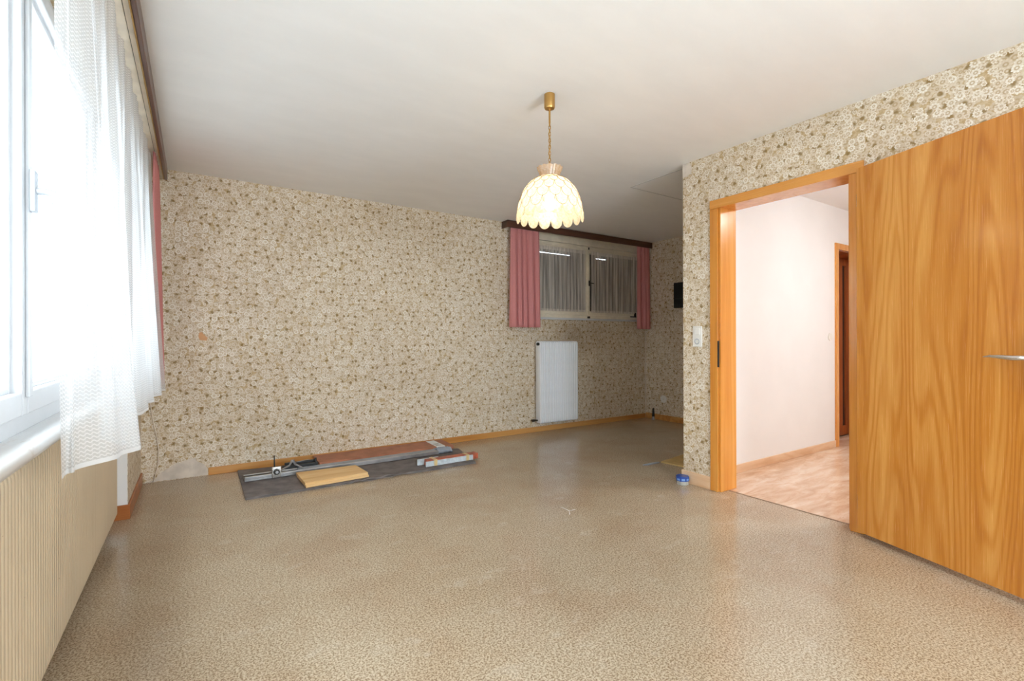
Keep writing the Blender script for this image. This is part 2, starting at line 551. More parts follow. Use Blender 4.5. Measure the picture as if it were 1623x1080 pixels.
M = dict(
    paper=mat_wallpaper(), lino=mat_floor(), hallfloor=mat_hall_floor(), ceil=mat_ceiling(), white=mat_white_wall(),
    oak=mat_wood('honey_oak_veneer', lin(176, 102, 32), lin(202, 130, 46), lin(230, 168, 86), rings=13, sz=0.28, rough=0.25, coat=0.5, tw=0.27),
    frame=mat_wood('oak_door_frame', lin(196, 120, 42), lin(212, 140, 56), lin(226, 160, 78), rings=4, sx=6, sz=0.3, rough=0.22, coat=0.4),
    skirt=mat_wood('oak_skirting', lin(176, 112, 52), lin(200, 142, 76), lin(218, 168, 106), rings=3, sx=5, sz=0.4, rough=0.3, horiz='x', coat=0.15),
    skirt_l=mat_wood('reddish_skirting', lin(140, 78, 34), lin(164, 96, 46), lin(182, 116, 62), rings=3, sx=5, sz=0.4, rough=0.35, horiz='x', coat=0.1),
    hallskirt=mat_wood('pale_skirting', lin(206, 160, 118), lin(220, 182, 144), lin(234, 204, 172), rings=4, sx=5, sz=1.2, rough=0.3, horiz='x', coat=0.1),
    frame_y=mat_wood('oak_head_casing', lin(196, 124, 48), lin(212, 144, 64), lin(226, 164, 86), rings=3, sx=6, sz=0.3, rough=0.25, horiz='y', coat=0.3),
    skirt_y=mat_wood('pale_skirting_across', lin(206, 160, 118), lin(220, 182, 144), lin(234, 204, 172), rings=4, sx=5, sz=1.2, rough=0.3, horiz='y', coat=0.1),
    dkwood_y=mat_wood('dark_pelmet_wood_long', lin(70, 44, 32), lin(92, 60, 44), lin(112, 76, 56), rings=4, sx=6, sz=0.3, rough=0.35, horiz='y', coat=0.15),
    dkwood=mat_wood('dark_pelmet_wood', lin(58, 34, 24), lin(80, 48, 34), lin(98, 62, 44), rings=4, sx=6, sz=0.3, rough=0.35, horiz='x', coat=0.15),
    redwood=mat_wood('reddish_door_wood', lin(110, 52, 20), lin(146, 74, 30), lin(170, 94, 42), rings=5, rough=0.3),
    pale=mat_wood('pale_spruce', lin(214, 166, 104), lin(228, 186, 126), lin(238, 204, 150), rings=4, sx=9, sz=0.6, rough=0.5, horiz='x', coat=0.0),
    pvc=plain('white_pvc', lin(206, 207, 209), 0.25, var=0.01),
    glass=mat_glass(), sill=mat_sill(), lace=mat_lace(), net=mat_net(),
    rad=mat_chipped('cream_radiator_enamel', lin(204, 186, 158), lin(112, 84, 58)),
    radw=plain('white_radiator_enamel', lin(236, 238, 242), 0.3, var=0.01),
    pink=mat_cloth('dusty_pink_cotton', lin(226, 158, 156), lin(210, 138, 138)),
    cream=plain('cream_window_paint', lin(222, 212, 192), 0.4, var=0.04),
    ivory=plain('ivory_rail_board', lin(226, 216, 200), 0.45, var=0.04),
    gold=plain('gilt_edge', lin(178, 140, 76), 0.4, metal=0.3),
    brass=plain('brushed_brass', lin(190, 150, 88), 0.32, metal=0.85, var=0.03),
    shell=mat_shell('capiz_shell', lin(232, 212, 174), lin(248, 236, 212)), came=plain('brown_shell_rim', lin(104, 80, 56), 0.5),
    bulb=mat_emit('warm_bulb', (1.0, 0.93, 0.82, 1), 40.0),
    hallfill=mat_emit('hall_fill_glass', (0.97, 0.985, 1.0, 1), 64.0),
    black=plain('black_plastic', lin(30, 32, 32), 0.4), dark=plain('gap_shade', lin(36, 24, 20), 0.6),
    iron=plain('dark_iron', lin(62, 58, 54), 0.45, metal=0.7),
    alu=plain('dull_aluminium', lin(176, 176, 178), 0.36, metal=0.8, var=0.08),
    steel=plain('satin_nickel', lin(214, 210, 204), 0.25, metal=0.9, var=0.02),
    bluegrey=plain('blue_grey_film', lin(150, 158, 170), 0.4, var=0.08),
    felt=plain('grey_felt', lin(120, 114, 112), 0.95, spec=0.1, var=0.10, bump=0.5, bscale=400),
    carton=plain('brown_carton', lin(168, 112, 86), 0.6, var=0.08),
    cartond=plain('brown_carton_side', lin(128, 80, 60), 0.6, var=0.08),
    paperw=plain('white_paper', lin(232, 234, 236), 0.6, var=0.02),
    red=plain('red_lacquered_batten', lin(176, 92, 66), 0.45, var=0.14, nscale=30),
    palebl=plain('pale_grey_batten', lin(196, 206, 212), 0.5, var=0.08, nscale=30),
    tape=plain('yellowed_tape', lin(214, 192, 140), 0.3, var=0.05),
    plaster=plain('bare_plaster', lin(214, 204, 192), 0.85, var=0.06, bump=0.3, bscale=60),
    torn=plain('torn_backing_paper', lin(206, 156, 112), 0.8),
    plate=plain('ivory_switch_plastic', lin(232, 230, 224), 0.3, var=0.01),
    cord=plain('white_cord', lin(222, 208, 192), 0.5),
    blue=plain('blue_lid', lin(38, 74, 156), 0.3, var=0.08),
    blue2=plain('pale_blue_print', lin(120, 160, 214), 0.35),
    jar=plain('clear_grey_jar', lin(172, 170, 162), 0.12, spec=0.8),
    cork=plain('tan_board', lin(196, 168, 110), 0.6, var=0.08),
    grip=plain('silver_white_handle', lin(176, 180, 186), 0.3, var=0.01),
    bounce_ground=plain('bounce_paving', lin(176, 176, 174), 0.8, var=0.03), step_shadow=plain('grey_step_shadow', lin(188, 188, 188), 0.7, var=0.03),
    strip=plain('brown_threshold', lin(146, 118, 94), 0.5), shellw=mat_shell('peach_shell', lin(232, 196, 156), lin(248, 226, 198)),
    facade=plain('sky_blocker_plaster', lin(152, 155, 158), 0.8, var=0.02),
    shutter=plain('grey_roller_shutter', lin(70, 62, 56), 0.6),
)

# ------------------------------------------------------------------ the setting


def struct(name, bm, m, label, parent=None, smooth=False):
    o = build(name, bm, m, parent, smooth=smooth)
    if parent is None:
        tag(o, label, name.split('_')[0], kind='structure')
    return o


bm = bmesh.new()
box(bm, -0.7, XR + 0.09, YR - 0.1, YB + 0.1, -0.12, 0)
box(bm, XR + 0.09, XE + 0.1, YH + 0.06, YB + 0.1, -0.12, 0)
floor = struct('floor', bm, M['lino'], 'tan speckled linoleum floor of the empty living room')
bm = bmesh.new()
for a_, c_ in (((2.006, 2.474), (2.006, 2.390)), ((2.006, 2.390), (2.055, 2.385)), ((2.006, 2.390), (1.966, 2.336))):
    d_ = Vector(c_) - Vector(a_)
    n_ = Vector((-d_.y, d_.x)).normalized() * 0.0022
    A_, B_ = Vector(a_), Vector(c_)
    prism(bm, [tuple(A_ - n_ * 0.3), tuple(B_ - n_), tuple(B_ + n_), tuple(A_ + n_ * 0.3)], 'z', -0.001, 0.0005)
tag(build('scratch_mark', bm, M['plate'], floor), 'pale forked scratch in the middle of the floor')
bm = bmesh.new()
box(bm, XR + 0.09, 7.6, -1.2, YH + 0.06, -0.12, 0.0)
box(bm, XE + 0.1, 7.6, YH + 0.06, 2.7, -0.12, 0.0)
struct('floor_hall', bm, M['hallfloor'], 'pinkish marbled vinyl floor of the hallway beyond the open door')
bm = bmesh.new()
box(bm, -0.7, 7.7, YR - 0.1, YB + 0.2, H, H + 0.12)
struct('ceiling', bm, M['ceil'], 'off white painted ceiling over room and hallway')
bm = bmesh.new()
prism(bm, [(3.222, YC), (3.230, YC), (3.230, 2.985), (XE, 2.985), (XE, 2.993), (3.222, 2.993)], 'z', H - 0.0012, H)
struct('trim_step_shadow', bm, M['step_shadow'], 'grey painted shadow line of a ceiling step over the alcove')  # grey strip painted in for the shadow of a slight ceiling step

# left wall: opening for the window band over a shallow radiator niche
W0, W1 = 0.70, 3.80
wl = None
for k_, (x0, x1, y0, y1, z0, z1, lab) in enumerate((
        (-0.46, XL, W1, YB + 0.2, 0, H, 'floral papered wall stub between the left window and the back wall'),
        (-0.46, XL, W0, W1, 2.17, H, 'floral papered lintel over the left window'),
        (-0.60, -0.52, W0, W1, 0, 0.84, 'papered niche back behind the cream radiator'),
        (-0.46, XL, -0.1, W0, 0, H, 'papered pier between the left window and the added one'),
        (XL - 0.25, XL, -1.60, -0.1, 0, 0.05, 'low step under the added window behind the viewer'),
        (XL - 0.25, XL, -1.60, -0.1, 2.14, H, 'papered lintel over the added window behind the viewer'),
        (XL - 0.25, XL, YR - 0.1, -1.60, 0, H, 'papered wall end behind the viewer'))):
    bm = bmesh.new()
    box(bm, x0, x1, y0, y1, z0, z1)
    o = struct('wall_left', bm, M['paper'], lab)
    wl = wl or o
bm = bmesh.new()
box(bm, -0.52, XL - 0.001, W1 - 0.006, W1 + 0.0005, 0.0, 0.84)
build('niche_reveal', bm, M['white'], wl)

# back wall with high window
V0, V1 = 3.12, 5.16
bm = bmesh.new()
box(bm, XL - 0.25, V0, YB, YB + 0.2, 0, H)
box(bm, V1, XE + 0.1, YB, YB + 0.2, 0, H)
box(bm, V0, V1, YB, YB + 0.2, 0, 1.365)
wb = struct('wall_back', bm, M['paper'], 'long floral papered back wall behind the radiator and the grey mat')


def wall_patch(name, pts, m, y0, y1, parent):
    b = bmesh.new()
    prism(b, pts, 'y', y0, y1)
    return build(name, b, m, parent)


pp = [(-0.335, 0.004), (-0.27, 0.012), (-0.245, 0.055), (-0.20, 0.085), (-0.17, 0.10), (-0.12, 0.135), (-0.10, 0.125), (-0.05, 0.15), (-0.005, 0.155),
      (0.01, 0.12), (0.04, 0.105), (0.07, 0.08), (0.082, 0.05), (0.084, 0.004)]
tag(wall_patch('plaster_patch', pp, M['plaster'], YB - 0.002, YB + 0.01, wb), 'bare white plaster where the wallpaper is torn off')
pp = [(0.03, 1.105), (0.075, 1.10), (0.085, 1.125), (0.06, 1.145), (0.045, 1.17), (0.025, 1.165), (0.02, 1.13)]
tag(wall_patch('torn_spot', pp, M['torn'], YB - 0.0015, YB + 0.01, wb), 'orange spot where the wallpaper is torn')

# alcove end wall, partition and door wall
bm = bmesh.new()
box(bm, XE, XE + 0.1, YC, YB, 0, H)
struct('wall_end', bm, M['paper'], 'short floral papered end wall of the alcove')
bm = bmesh.new()
box(bm, XR + 0.001, XE, YC - 0.04, YC, 0, H)
struct('wall_partition', bm, M['paper'], 'floral papered alcove side of the partition beside the hallway')
D0, D1, DT = 1.235, 2.10, 2.075
bm = bmesh.new()
box(bm, XR, XR + 0.09, D1, YC, 0, H)
box(bm, XR, XR + 0.09, YR, D0, 0, H)
box(bm, XR, XR + 0.09, D0, D1, DT, H)
wr = struct('wall_right', bm, M['paper'], 'floral papered door wall on the right')
pts = [(YC + 0.001, 2.345), (YC + 0.001, H - 0.001), (2.325, H - 0.001), (2.308, 2.40), (2.31, 2.355), (2.33, 2.36), (2.345, 2.345), (2.365, 2.352)]
b = bmesh.new()
prism(b, pts, 'x', XR - 0.004, XR + 0.01)
tag(build('plaster_chip', b, M['plaster'], wr), 'cracked plaster at the upper wall corner')
bm = bmesh.new()
box(bm, XL - 0.25, 0.75, YR - 0.1, YR, 0, H)
box(bm, 2.25, XR + 0.18, YR - 0.1, YR, 0, H)
box(bm, 0.75, 2.25, YR - 0.1, YR, 0, 0.28)
box(bm, 0.75, 2.25, YR - 0.1, YR, 2.02, H)
struct('wall_rear', bm, M['paper'], 'floral papered wall behind the viewer')

HD0, HD1, HDT = 5.50, 6.34, 2.03
bm = bmesh.new()
box(bm, XR + 0.09, XR + 0.18, D1, YH + 0.02, 0, H)
box(bm, XR + 0.09, XR + 0.18, -1.2, D0, 0, H)
box(bm, XR + 0.09, XR + 0.18, D0, D1, DT, H)
struct('wall_hall_near', bm, M['white'], 'white hallway face of the door wall')
bm = bmesh.new()
box(bm, XR + 0.09, XE, YH, YH + 0.045, 0, H)
box(bm, XE, HD0, YH, YH + 0.25, 0, H)
box(bm, HD0, HD1, YH, YH + 0.25, HDT, H)
box(bm, HD1, 7.6, YH, YH + 0.25, 0, H)
box(bm, HD0 - 0.1, HD1 + 0.1, YH + 0.36, YH + 0.4, 0, H)
box(bm, HD0 - 0.14, HD0 - 0.1, YH + 0.25, YH + 0.4, 0, H)
box(bm, HD1 + 0.1, HD1 + 0.14, YH + 0.25, YH + 0.4, 0, H)
struct('wall_hall_back', bm, M['white'], 'white hallway wall seen through the open door')
bm = bmesh.new()
box(bm, 7.6, 7.7, -1.2, 2.7, 0, H)
box(bm, XR + 0.09, 7.7, -1.3, -1.2, 0, H)
struct('wall_hall_far', bm, M['white'], 'white far walls of the hallway')

bm = bmesh.new()
box(bm, -0.62, -0.46, W1, YB + 0.2, 0, H)
box(bm, -0.62, -0.46, W0, W1, 2.17, H)
box(bm, -0.62, -0.46, -0.1, W0, 0, H)
struct('wall_left_outside', bm, M['white'], 'white outer face of the window wall')
# outside the left window: facade added to cut sky light, ground to bounce it
bm = bmesh.new()
box(bm, -7.2, -7.0, -12, 70, -3.0, 9.0)
struct('exterior_facade', bm, M['facade'], 'pale plastered facade added outside the left window to cut sky light')
bm = bmesh.new()
box(bm, -7.0, -0.62, -12, 70, -1.2, -1.0)
struct('exterior_bounce_ground', bm, M['bounce_ground'], 'unseen paved ground added outside the left window to bounce daylight')

# baseboards
BB = 0.062


def baseboard(name, parts, m, label, h=BB):
    b = bmesh.new()
    for x0, x1, y0, y1 in parts:
        box(b, x0, x1, y0, y1, 0, h, 0.003)
    return struct(name, b, m, label)


baseboard('baseboard_back', [(0.086, XE - 0.012, YB - 0.012, YB)], M['skirt'], 'oak baseboard along the back wall')
baseboard('baseboard_end', [(XE - 0.012, XE, YC, YB - 0.012)], M['skirt'], 'oak baseboard along the alcove end wall', 0.075)
baseboard('baseboard_left', [(XL, XL + 0.012, W1, YB - 0.02), (-0.52, XL + 0.012, W1 - 0.018, W1 - 0.0065)], M['skirt_l'],
          'reddish brown baseboard round the wall stub left of the back wall', 0.09)
baseboard('baseboard_right', [(XR - 0.012, XR, 2.148, YC), (XR - 0.012, XE - 0.012, YC, YC + 0.012), (XR - 0.012, XR, YR, 1.17)], M['skirt_y'],
          'pale baseboard on the door wall left of the door frame', 0.095)
baseboard('baseboard_hall', [(XR + 0.18, HD0 - 0.055, YH - 0.012, YH), (HD1 + 0.06, 7.6, YH - 0.012, YH)], M['hallskirt'],
          'pale wooden baseboard along the white hallway wall', 0.07)
bm = bmesh.new()
box(bm, XE - 0.008, XE, YB - 0.008, YB, 0.062, 1.36, 0.002)
struct('trim_2', bm, M['plaster'], 'thin white strip in the corner beside the high window')
bm = bmesh.new()
box(bm, XR + 0.084, XR + 0.096, 1.27, 2.065, 0.0, 0.003, 0.001)
struct('trim_3', bm, M['strip'], 'thin brown threshold strip under the open door')

# ------------------------------------------------------------------ window 1 (left)
w1 = thing('window_1', (-0.40, 2.25, 0.86), 'wide white plastic window in the left wall', 'window', kind='structure')
bm = bmesh.new()
FX0, FX1 = -0.46, -0.378
for z0, z1 in ((0.862, 0.915), (2.12, 2.17)):
    box(bm, FX0, FX1, W0, W1, z0, z1, 0.004)
for y0, y1 in ((W0, W0 + 0.05), (W1 - 0.06, W1)):
    box(bm, FX0, FX1, y0, y1, 0.862, 2.17, 0.004)
box(bm, -0.52, -0.40, W0, W1, 0.84, 0.862)
build('outer_frame', bm, M['pvc'], w1)


def sash(y0, y1, parent, z0=0.908, z1=2.128, sw=0.05, lab=None):
    X0, X1 = -0.438, -0.366
    b = bmesh.new()
    box(b, X0, X1, y0 + 0.002, y0 + sw, z0, z1, 0.005)
    box(b, X0, X1, y1 - sw, y1 - 0.002, z0, z1, 0.005)
    box(b, X0, X1 - 0.001, y0 + sw - 0.006, y1 - sw + 0.006, z0, z0 + 0.062, 0.005)
    box(b, X0, X1 - 0.001, y0 + sw - 0.006, y1 - sw + 0.006, z1 - 0.05, z1, 0.005)
    # glazing bead, a step lower
    bw = 0.016
    for a, c in ((y0 + sw, y0 + sw + bw), (y1 - sw - bw, y1 - sw)):
        box(b, X0 + 0.01, X1 - 0.02, a - 0.002, c, z0 + 0.06, z1 - 0.048, 0.003)
    for a, c in ((z0 + 0.06, z0 + 0.06 + bw), (z1 - 0.05 - bw, z1 - 0.048)):
        box(b, X0 + 0.01, X1 - 0.021, y0 + sw, y1 - sw, a, c, 0.003)
    s = build('sash', b, M['pvc'], parent)
    g = bmesh.new()
    box(g, -0.412, -0.406, y0 + sw, y1 - sw, z0 + 0.06, z1 - 0.05)
    build('pane', g, M['glass'], s)
    return s


s1 = sash(W0 + 0.03, 1.746, w1)
s2 = sash(1.746, 2.76, w1)
s3 = sash(2.76, W1 - 0.03, w1)
bm = bmesh.new()
box(bm, -0.366, -0.357, 1.722, 1.752, 0.955, 2.118, 0.003)
build('cover_strip', bm, M['pvc'], w1)
# lever handle
bm = bmesh.new()
box(bm, -0.357, -0.345, 1.716, 1.748, 1.435, 1.545, 0.004)
tube(bm, [(-0.347, 1.732, 1.492), (-0.325, 1.732, 1.492), (-0.312, 1.731, 1.489), (-0.307, 1.730, 1.478), (-0.306, 1.728, 1.46),
          (-0.307, 1.726, 1.41), (-0.308, 1.724, 1.376)], [0.010, 0.009, 0.0095, 0.010, 0.010, 0.0105, 0.011], 12)
build('window_handle', bm, M['grip'], w1, smooth=35)
# stone sill with rounded nose
prof = [(-0.40, 0.829), (-0.322, 0.829)]
for k in range(7):
    a = -PI / 2 + PI * k / 6
    prof.append((-0.318 + 0.0165 * math.cos(a), 0.8465 + 0.0175 * math.sin(a)))
prof += [(-0.40, 0.864)]
bm = bmesh.new()
prism(bm, prof, 'y', W0 + 0.002, W1 - 0.01)
tag(build('window_sill', bm, M['sill'], w1, smooth=35), 'worn pale stone sill with rounded nose')

w3 = thing('window_added_left', (-0.40, -0.85, 0.9), 'plain white unseen window added in the left wall for more daylight', 'window', kind='structure')  # unseen window, added to bring daylight to door wall and floor
sash(-1.60, -0.85, w3, 0.05, 2.14)
sash(-0.85, -0.10, w3, 0.05, 2.14)
w4 = thing('window_added_rear', (1.5, YR - 0.05, 0.28), 'wide white unseen window added in the rear wall for fill light', 'window', kind='structure')  # unseen window, added as frontal fill light for the back wall
for x0, x1 in ((0.75, 1.5), (1.5, 2.25)):
    b = bmesh.new()
    for a, c in ((x0, x0 + 0.05), (x1 - 0.05, x1)):
        box(b, a, c, YR - 0.08, YR - 0.02, 0.28, 2.02, 0.004)
    for a, c in ((0.28, 0.34), (1.97, 2.02)):
        box(b, x0 + 0.05, x1 - 0.05, YR - 0.079, YR - 0.021, a, c, 0.004)
    s_ = build('sash', b, M['pvc'], w4)
    b = bmesh.new()
    box(b, x0 + 0.05, x1 - 0.05, YR - 0.053, YR - 0.047, 0.34, 1.97)
    build('pane', b, M['glass'], s_)

# ------------------------------------------------------------------ radiators


def section_profile(d, z0, z1, rt, rb, n=7):
    """outline of one column in the depth/height plane, depth 0 at the front"""
    pts = []
    for cx, cz, r, a0 in ((rt, z1 - rt, rt, PI), (d - rt, z1 - rt, rt, PI / 2), (d - rb, z0 + rb, rb, 0), (rb, z0 + rb, rb, -PI / 2)):
        for k in range(n):
            a = a0 - (PI / 2) * k / (n - 1)
            pts.append((cx + r * math.cos(a), cz + r * math.sin(a)))
    return pts


def radiator_section(name, prof, w, m, bev):
    t = bmesh.new()
    prism(t, prof, 'y', -w / 2, w / 2, bev=bev)
    bmesh.ops.recalc_face_normals(t, faces=t.faces)
    me = bpy.data.meshes.new(name)
    t.to_mesh(me)
    t.free()
    for p in me.polygons:
        p.use_smooth = True
    me.set_sharp_from_angle(angle=math.radians(60))
    me.materials.append(m)
    return me


r1 = thing('radiator', (-0.44, 2.2, 0.0), 'long cream ribbed radiator with chipped enamel under the left window sill', 'radiator')
sec = radiator_section('radiator_section', [(-0.38 - p, q) for p, q in section_profile(0.12, 0.085, 0.812, 0.058, 0.02)], 0.0225, M['rad'], 0.006)
pitch = 0.0268
NSEC = 105
for k in range(NSEC):
    o = bpy.data.objects.new('radiator_section', sec)
    C.objects.link(o)
    o.parent = r1
    o.location = (0.44, 3.575 - k * pitch - 2.2, 0)
for z in (0.13, 0.73):
    bm = bmesh.new()
    tube(bm, [(-0.44, 3.56, z), (-0.44, 3.575 - (NSEC - 1) * pitch, z)], 0.018, 10)
    build('header_pipe', bm, M['rad'], r1)
for y in (3.3, 1.2):
    bm = bmesh.new()
    tube(bm, [(-0.44, y, 0.0), (-0.44, y, 0.13)], 0.012, 8)
    build('support_foot', bm, M['rad'], r1)

r2 = thing('radiator', (3.655, 4.57, 0.0), 'white column radiator on the back wall below the high window', 'radiator')
sec2 = radiator_section('radiator_section', [(p - 0.05, q) for p, q in section_profile(0.10, 0.115, 1.085, 0.03, 0.022)], 0.0245, M['radw'], 0.008)
# profile lies in depth/height and is extruded sideways; turn it so that depth runs along y
for v in sec2.vertices:
    v.co = Vector((v.co.y, v.co.x, v.co.z))
sec2.flip_normals()
for k in range(19):
    o = bpy.data.objects.new('radiator_section', sec2)
    C.objects.link(o)
    o.parent = r2
    o.location = (-0.276 + k * 0.0307, 0, 0)
for z in (0.16, 1.045):
    bm = bmesh.new()
    tube(bm, [(3.372, 4.57, z), (3.938, 4.57, z)], 0.017, 10)
    build('header_pipe', bm, M['radw'], r2)
bm = bmesh.new()
tube(bm, [(3.345, 4.555, 1.05), (3.372, 4.555, 1.05)], 0.018, 12)
build('valve_cap', bm, M['black'], r2, smooth=40)
bm = bmesh.new()
tube(bm, [(3.30, 4.60, 0.15), (3.335, 4.60, 0.15), (3.336, 4.60, 0.15), (3.372, 4.58, 0.15)], [0.014, 0.014, 0.010, 0.010], 8)
build('valve', bm, M['iron'], r2, smooth=40)
for x in (3.5, 3.8):
    for z in (0.2, 0.9):
        bm = bmesh.new()
        box(bm, x, x + 0.02, 4.605, YB - 0.001, z, z + 0.03)
        build('wall_bracket', bm, M['radw'], r2)

# ------------------------------------------------------------------ pelmets
pl = thing('curtain_pelmet', (-0.25, 2.5, 2.35), 'long dark brown curtain pelmet along the ceiling over the left window', 'pelmet')
bm = bmesh.new()
box(bm, -0.200, -0.180, -0.3, YB - 0.03, 2.356, 2.448, 0.004)
build('front_board', bm, M['dkwood_y'], pl)
bm = bmesh.new()
box(bm, -0.206, -0.200, -0.3, YB - 0.03, 2.356, 2.372, 0.002)
build('gilt_lip', bm, M['gold'], pl)
bm = bmesh.new()
box(bm, XL, -0.2295, -0.3, YB - 0.002, 2.374, 2.448)
box(bm, -0.2265, -0.206, -0.3, YB - 0.002, 2.372, 2.448)
box(bm, -0.232, -0.224, -0.3, YB - 0.002, 2.385, 2.448)
build('rail_board', bm, M['ivory'], pl)
bm = bmesh.new()
box(bm, -0.2294, -0.2266, -0.3, YB - 0.004, 2.378, 2.385)
build('curtain_track', bm, M['iron'], pl)

pb = thing('curtain_pelmet', (4.1, 4.6, 2.36), 'dark brown wooden curtain pelmet over the high back window', 'pelmet')
bm = bmesh.new()
box(bm, 2.92, XE - 0.002, YB - 0.130, YB - 0.112, 2.368, 2.447, 0.003)
box(bm, 2.92, 2.938, YB - 0.114, YB - 0.001, 2.368, 2.447, 0.003)
build('front_board', bm, M['dkwood'], pb)
bm = bmesh.new()
box(bm, 2.939, XE - 0.003, YB - 0.112, YB - 0.001, 2.43, 2.447)
build('rail_board', bm, M['ivory'], pb)

# ------------------------------------------------------------------ window 2 (high, back wall)
w2 = thing('window_2', (4.15, 4.70, 1.36), 'high two-sash cream painted window with closed shutter in the back wall', 'window', kind='structure')
bm = bmesh.new()
box(bm, V0, V1, 4.655, 4.76, 1.372, 1.43, 0.004)
box(bm, V0, V1, 4.655, 4.76, 2.235, 2.27, 0.004)
box(bm, V0, V0 + 0.05, 4.655, 4.76, 1.43, 2.235, 0.004)
box(bm, V1 - 0.05, V1, 4.655, 4.76, 1.43, 2.235, 0.004)
build('outer_frame', bm, M['cream'], w2)
bm = bmesh.new()
box(bm, V0, V1, 4.652, 4.80, 2.27, 2.300, 0.003)
box(bm, V0, V1, 4.648, 4.80, 2.304, 2.345, 0.003)
box(bm, V0, V1, 4.654, 4.80, 2.345, 2.45, 0.003)
build('shutter_box', bm, M['cream'], w2)
for x0, x1 in ((V0 + 0.035, 4.212), (4.212, V1 - 0.035)):
    b = bmesh.new()
    wd = 0.038
    box(b, x0 + 0.001, x0 + wd, 4.640, 4.70, 1.415, 2.25, 0.005)
    box(b, x1 - wd, x1 - 0.001, 4.640, 4.70, 1.415, 2.25, 0.005)
    box(b, x0 + wd - 0.004, x1 - wd + 0.004, 4.641, 4.70, 1.415, 1.468, 0.005)
    box(b, x0 + wd - 0.004, x1 - wd + 0.004, 4.641, 4.70, 2.21, 2.25, 0.005)
    s = build('sash', b, M['cream'], w2)
    g = bmesh.new()
    box(g, x0 + wd, x1 - wd, 4.672, 4.676, 1.466, 2.212)
    build('pane', g, M['glass'], s)
bm = bmesh.new()
box(bm, 4.200, 4.226, 4.630, 4.642, 1.42, 2.25, 0.003)
build('cover_strip', bm, M['cream'], w2)
bm = bmesh.new()
box(bm, 4.219, 4.235, 4.622, 4.630, 1.79, 1.86, 0.002)
tube(bm, [(4.227, 4.625, 1.825), (4.227, 4.605, 1.825), (4.245, 4.600, 1.824), (4.285, 4.602, 1.822)], [0.006, 0.006, 0.006, 0.005], 8)
build('window_handle', bm, M['iron'], w2, smooth=40)
bm = bmesh.new()
box(bm, 4.214, 4.232, 4.624, 4.631, 2.255, 2.285, 0.002)
box(bm, 4.205, 4.24, 4.624, 4.64, 1.374, 1.40, 0.002)
box(bm, 4.98, 5.09, 4.618, 4.632, 1.405, 1.42, 0.002)
box(bm, 5.06, 5.085, 4.618, 4.634, 1.405, 1.47, 0.002)
build('latch', bm, M['iron'], w2)
bm = bmesh.new()
box(bm, V0 - 0.03, V1 + 0.03, 4.625, 4.76, 1.348, 1.372, 0.004)
build('window_sill', bm, M['pvc'], w2)
bm = bmesh.new()
zz = 1.38
while zz < 2.15:
    box(bm, V0 - 0.01, V1 + 0.01, 4.80, 4.812, zz, zz + 0.049, 0.004)
    zz += 0.0475
box(bm, V0, V1, 4.80, 4.812, zz + 0.007, 2.23)
for x0, x1 in ((4.05, 4.50), (4.69, V1)):
    box(bm, x0, x1, 4.797, 4.80, zz - 0.01, zz + 0.02)
box(bm, V0, V1, 4.80, 4.82, 2.23, 2.45)
box(bm, V0 - 0.02, V0, 4.76, 4.82, 1.36, 2.45)
box(bm, V1, V1 + 0.02, 4.76, 4.82, 1.36, 2.45)
tag(build('roller_shutter', bm, M['shutter'], w2), kind='stuff')

# ------------------------------------------------------------------ curtains


def sheet(name, fn, nu, nv, mat, parent=None, thick=0.0):
    """fn(s,t) -> point; s along the cloth, t from hem 0 to top 1"""
    b = bmesh.new()
    ul = b.loops.layers.uv.new('UVMap')
    g = [[b.verts.new(fn(i / nu, j / nv)) for i in range(nu + 1)] for j in range(nv + 1)]
    # cloth length along the hem for the pattern
    L = [0.0]
    row = g[nv // 3]
    for i in range(nu):
        L.append(L[-1] + (row[i + 1].co - row[i].co).length)
    ht = (g[nv][0].co - g[0][0].co).length
    for j in range(nv):
        for i in range(nu):
            f = b.faces.new((g[j][i], g[j][i + 1], g[j + 1][i + 1], g[j + 1][i]))
            f.smooth = True
            for lp, (ii, jj) in zip(f.loops, ((i, j), (i + 1, j), (i + 1, j + 1), (i, j + 1))):
                lp[ul].uv = (L[ii], jj / nv * ht)
    me = bpy.data.meshes.new(name)
    b.to_mesh(me)
    b.free()
    o = link_mesh(name, me, mat, parent)
    if thick:
        md = o.modifiers.new('thickness', 'SOLIDIFY')
        md.thickness = thick
    return o


# lace: fold crests at chosen places along the rail
CR = [1.44, 1.86, 2.36, 2.80, 3.20, 3.56, 3.92]
CX = [-0.262, -0.150, -0.192, -0.186, -0.190, -0.165, -0.168]


def lace_pt(s, t):
    y = 1.40 + s * (3.90 - 1.40)
    # crest envelope
    k = 0
    while k < len(CR) - 2 and y > CR[k + 1]:
        k += 1
    f = min(1, max(0, (y - CR[k]) / (CR[k + 1] - CR[k])))
    crest = CX[k] * (1 - f) + CX[k + 1] * f
    if k == 0:
        x_low = CX[0] + (CX[1] - CX[0]) * (0.5 - 0.5 * math.cos(PI * f)) + 0.012 * math.sin(f * 14)
    else:
        w = 0.5 + 0.5 * math.cos(2 * PI * f)
        x_low = -0.262 + (crest + 0.262) * (w ** 0.85)
        x_low += 0.006 * math.sin(y * 47)
    x_top = -0.250 + 0.007 * math.sin(y * 23) + 0.004 * math.sin(y * 71)
    g = (1 - t) ** 1.15
    x = x_top * (1 - g) + x_low * g
    z0 = 0.775 + 0.008 * math.sin(y * 9.0)
    z = z0 + t * (2.322 - z0)
    if y < 1.55:
        y = y + (0.12 * (1 - t) ** 2 - 0.01 * t) * min(1, (1.55 - y) / 0.1)
    return Vector((x, y, z))


lc = sheet('lace_curtain', lace_pt, 220, 60, M['lace'])
tag(lc, 'sheer white crochet lace curtain hanging in folds over the left window', 'curtain')


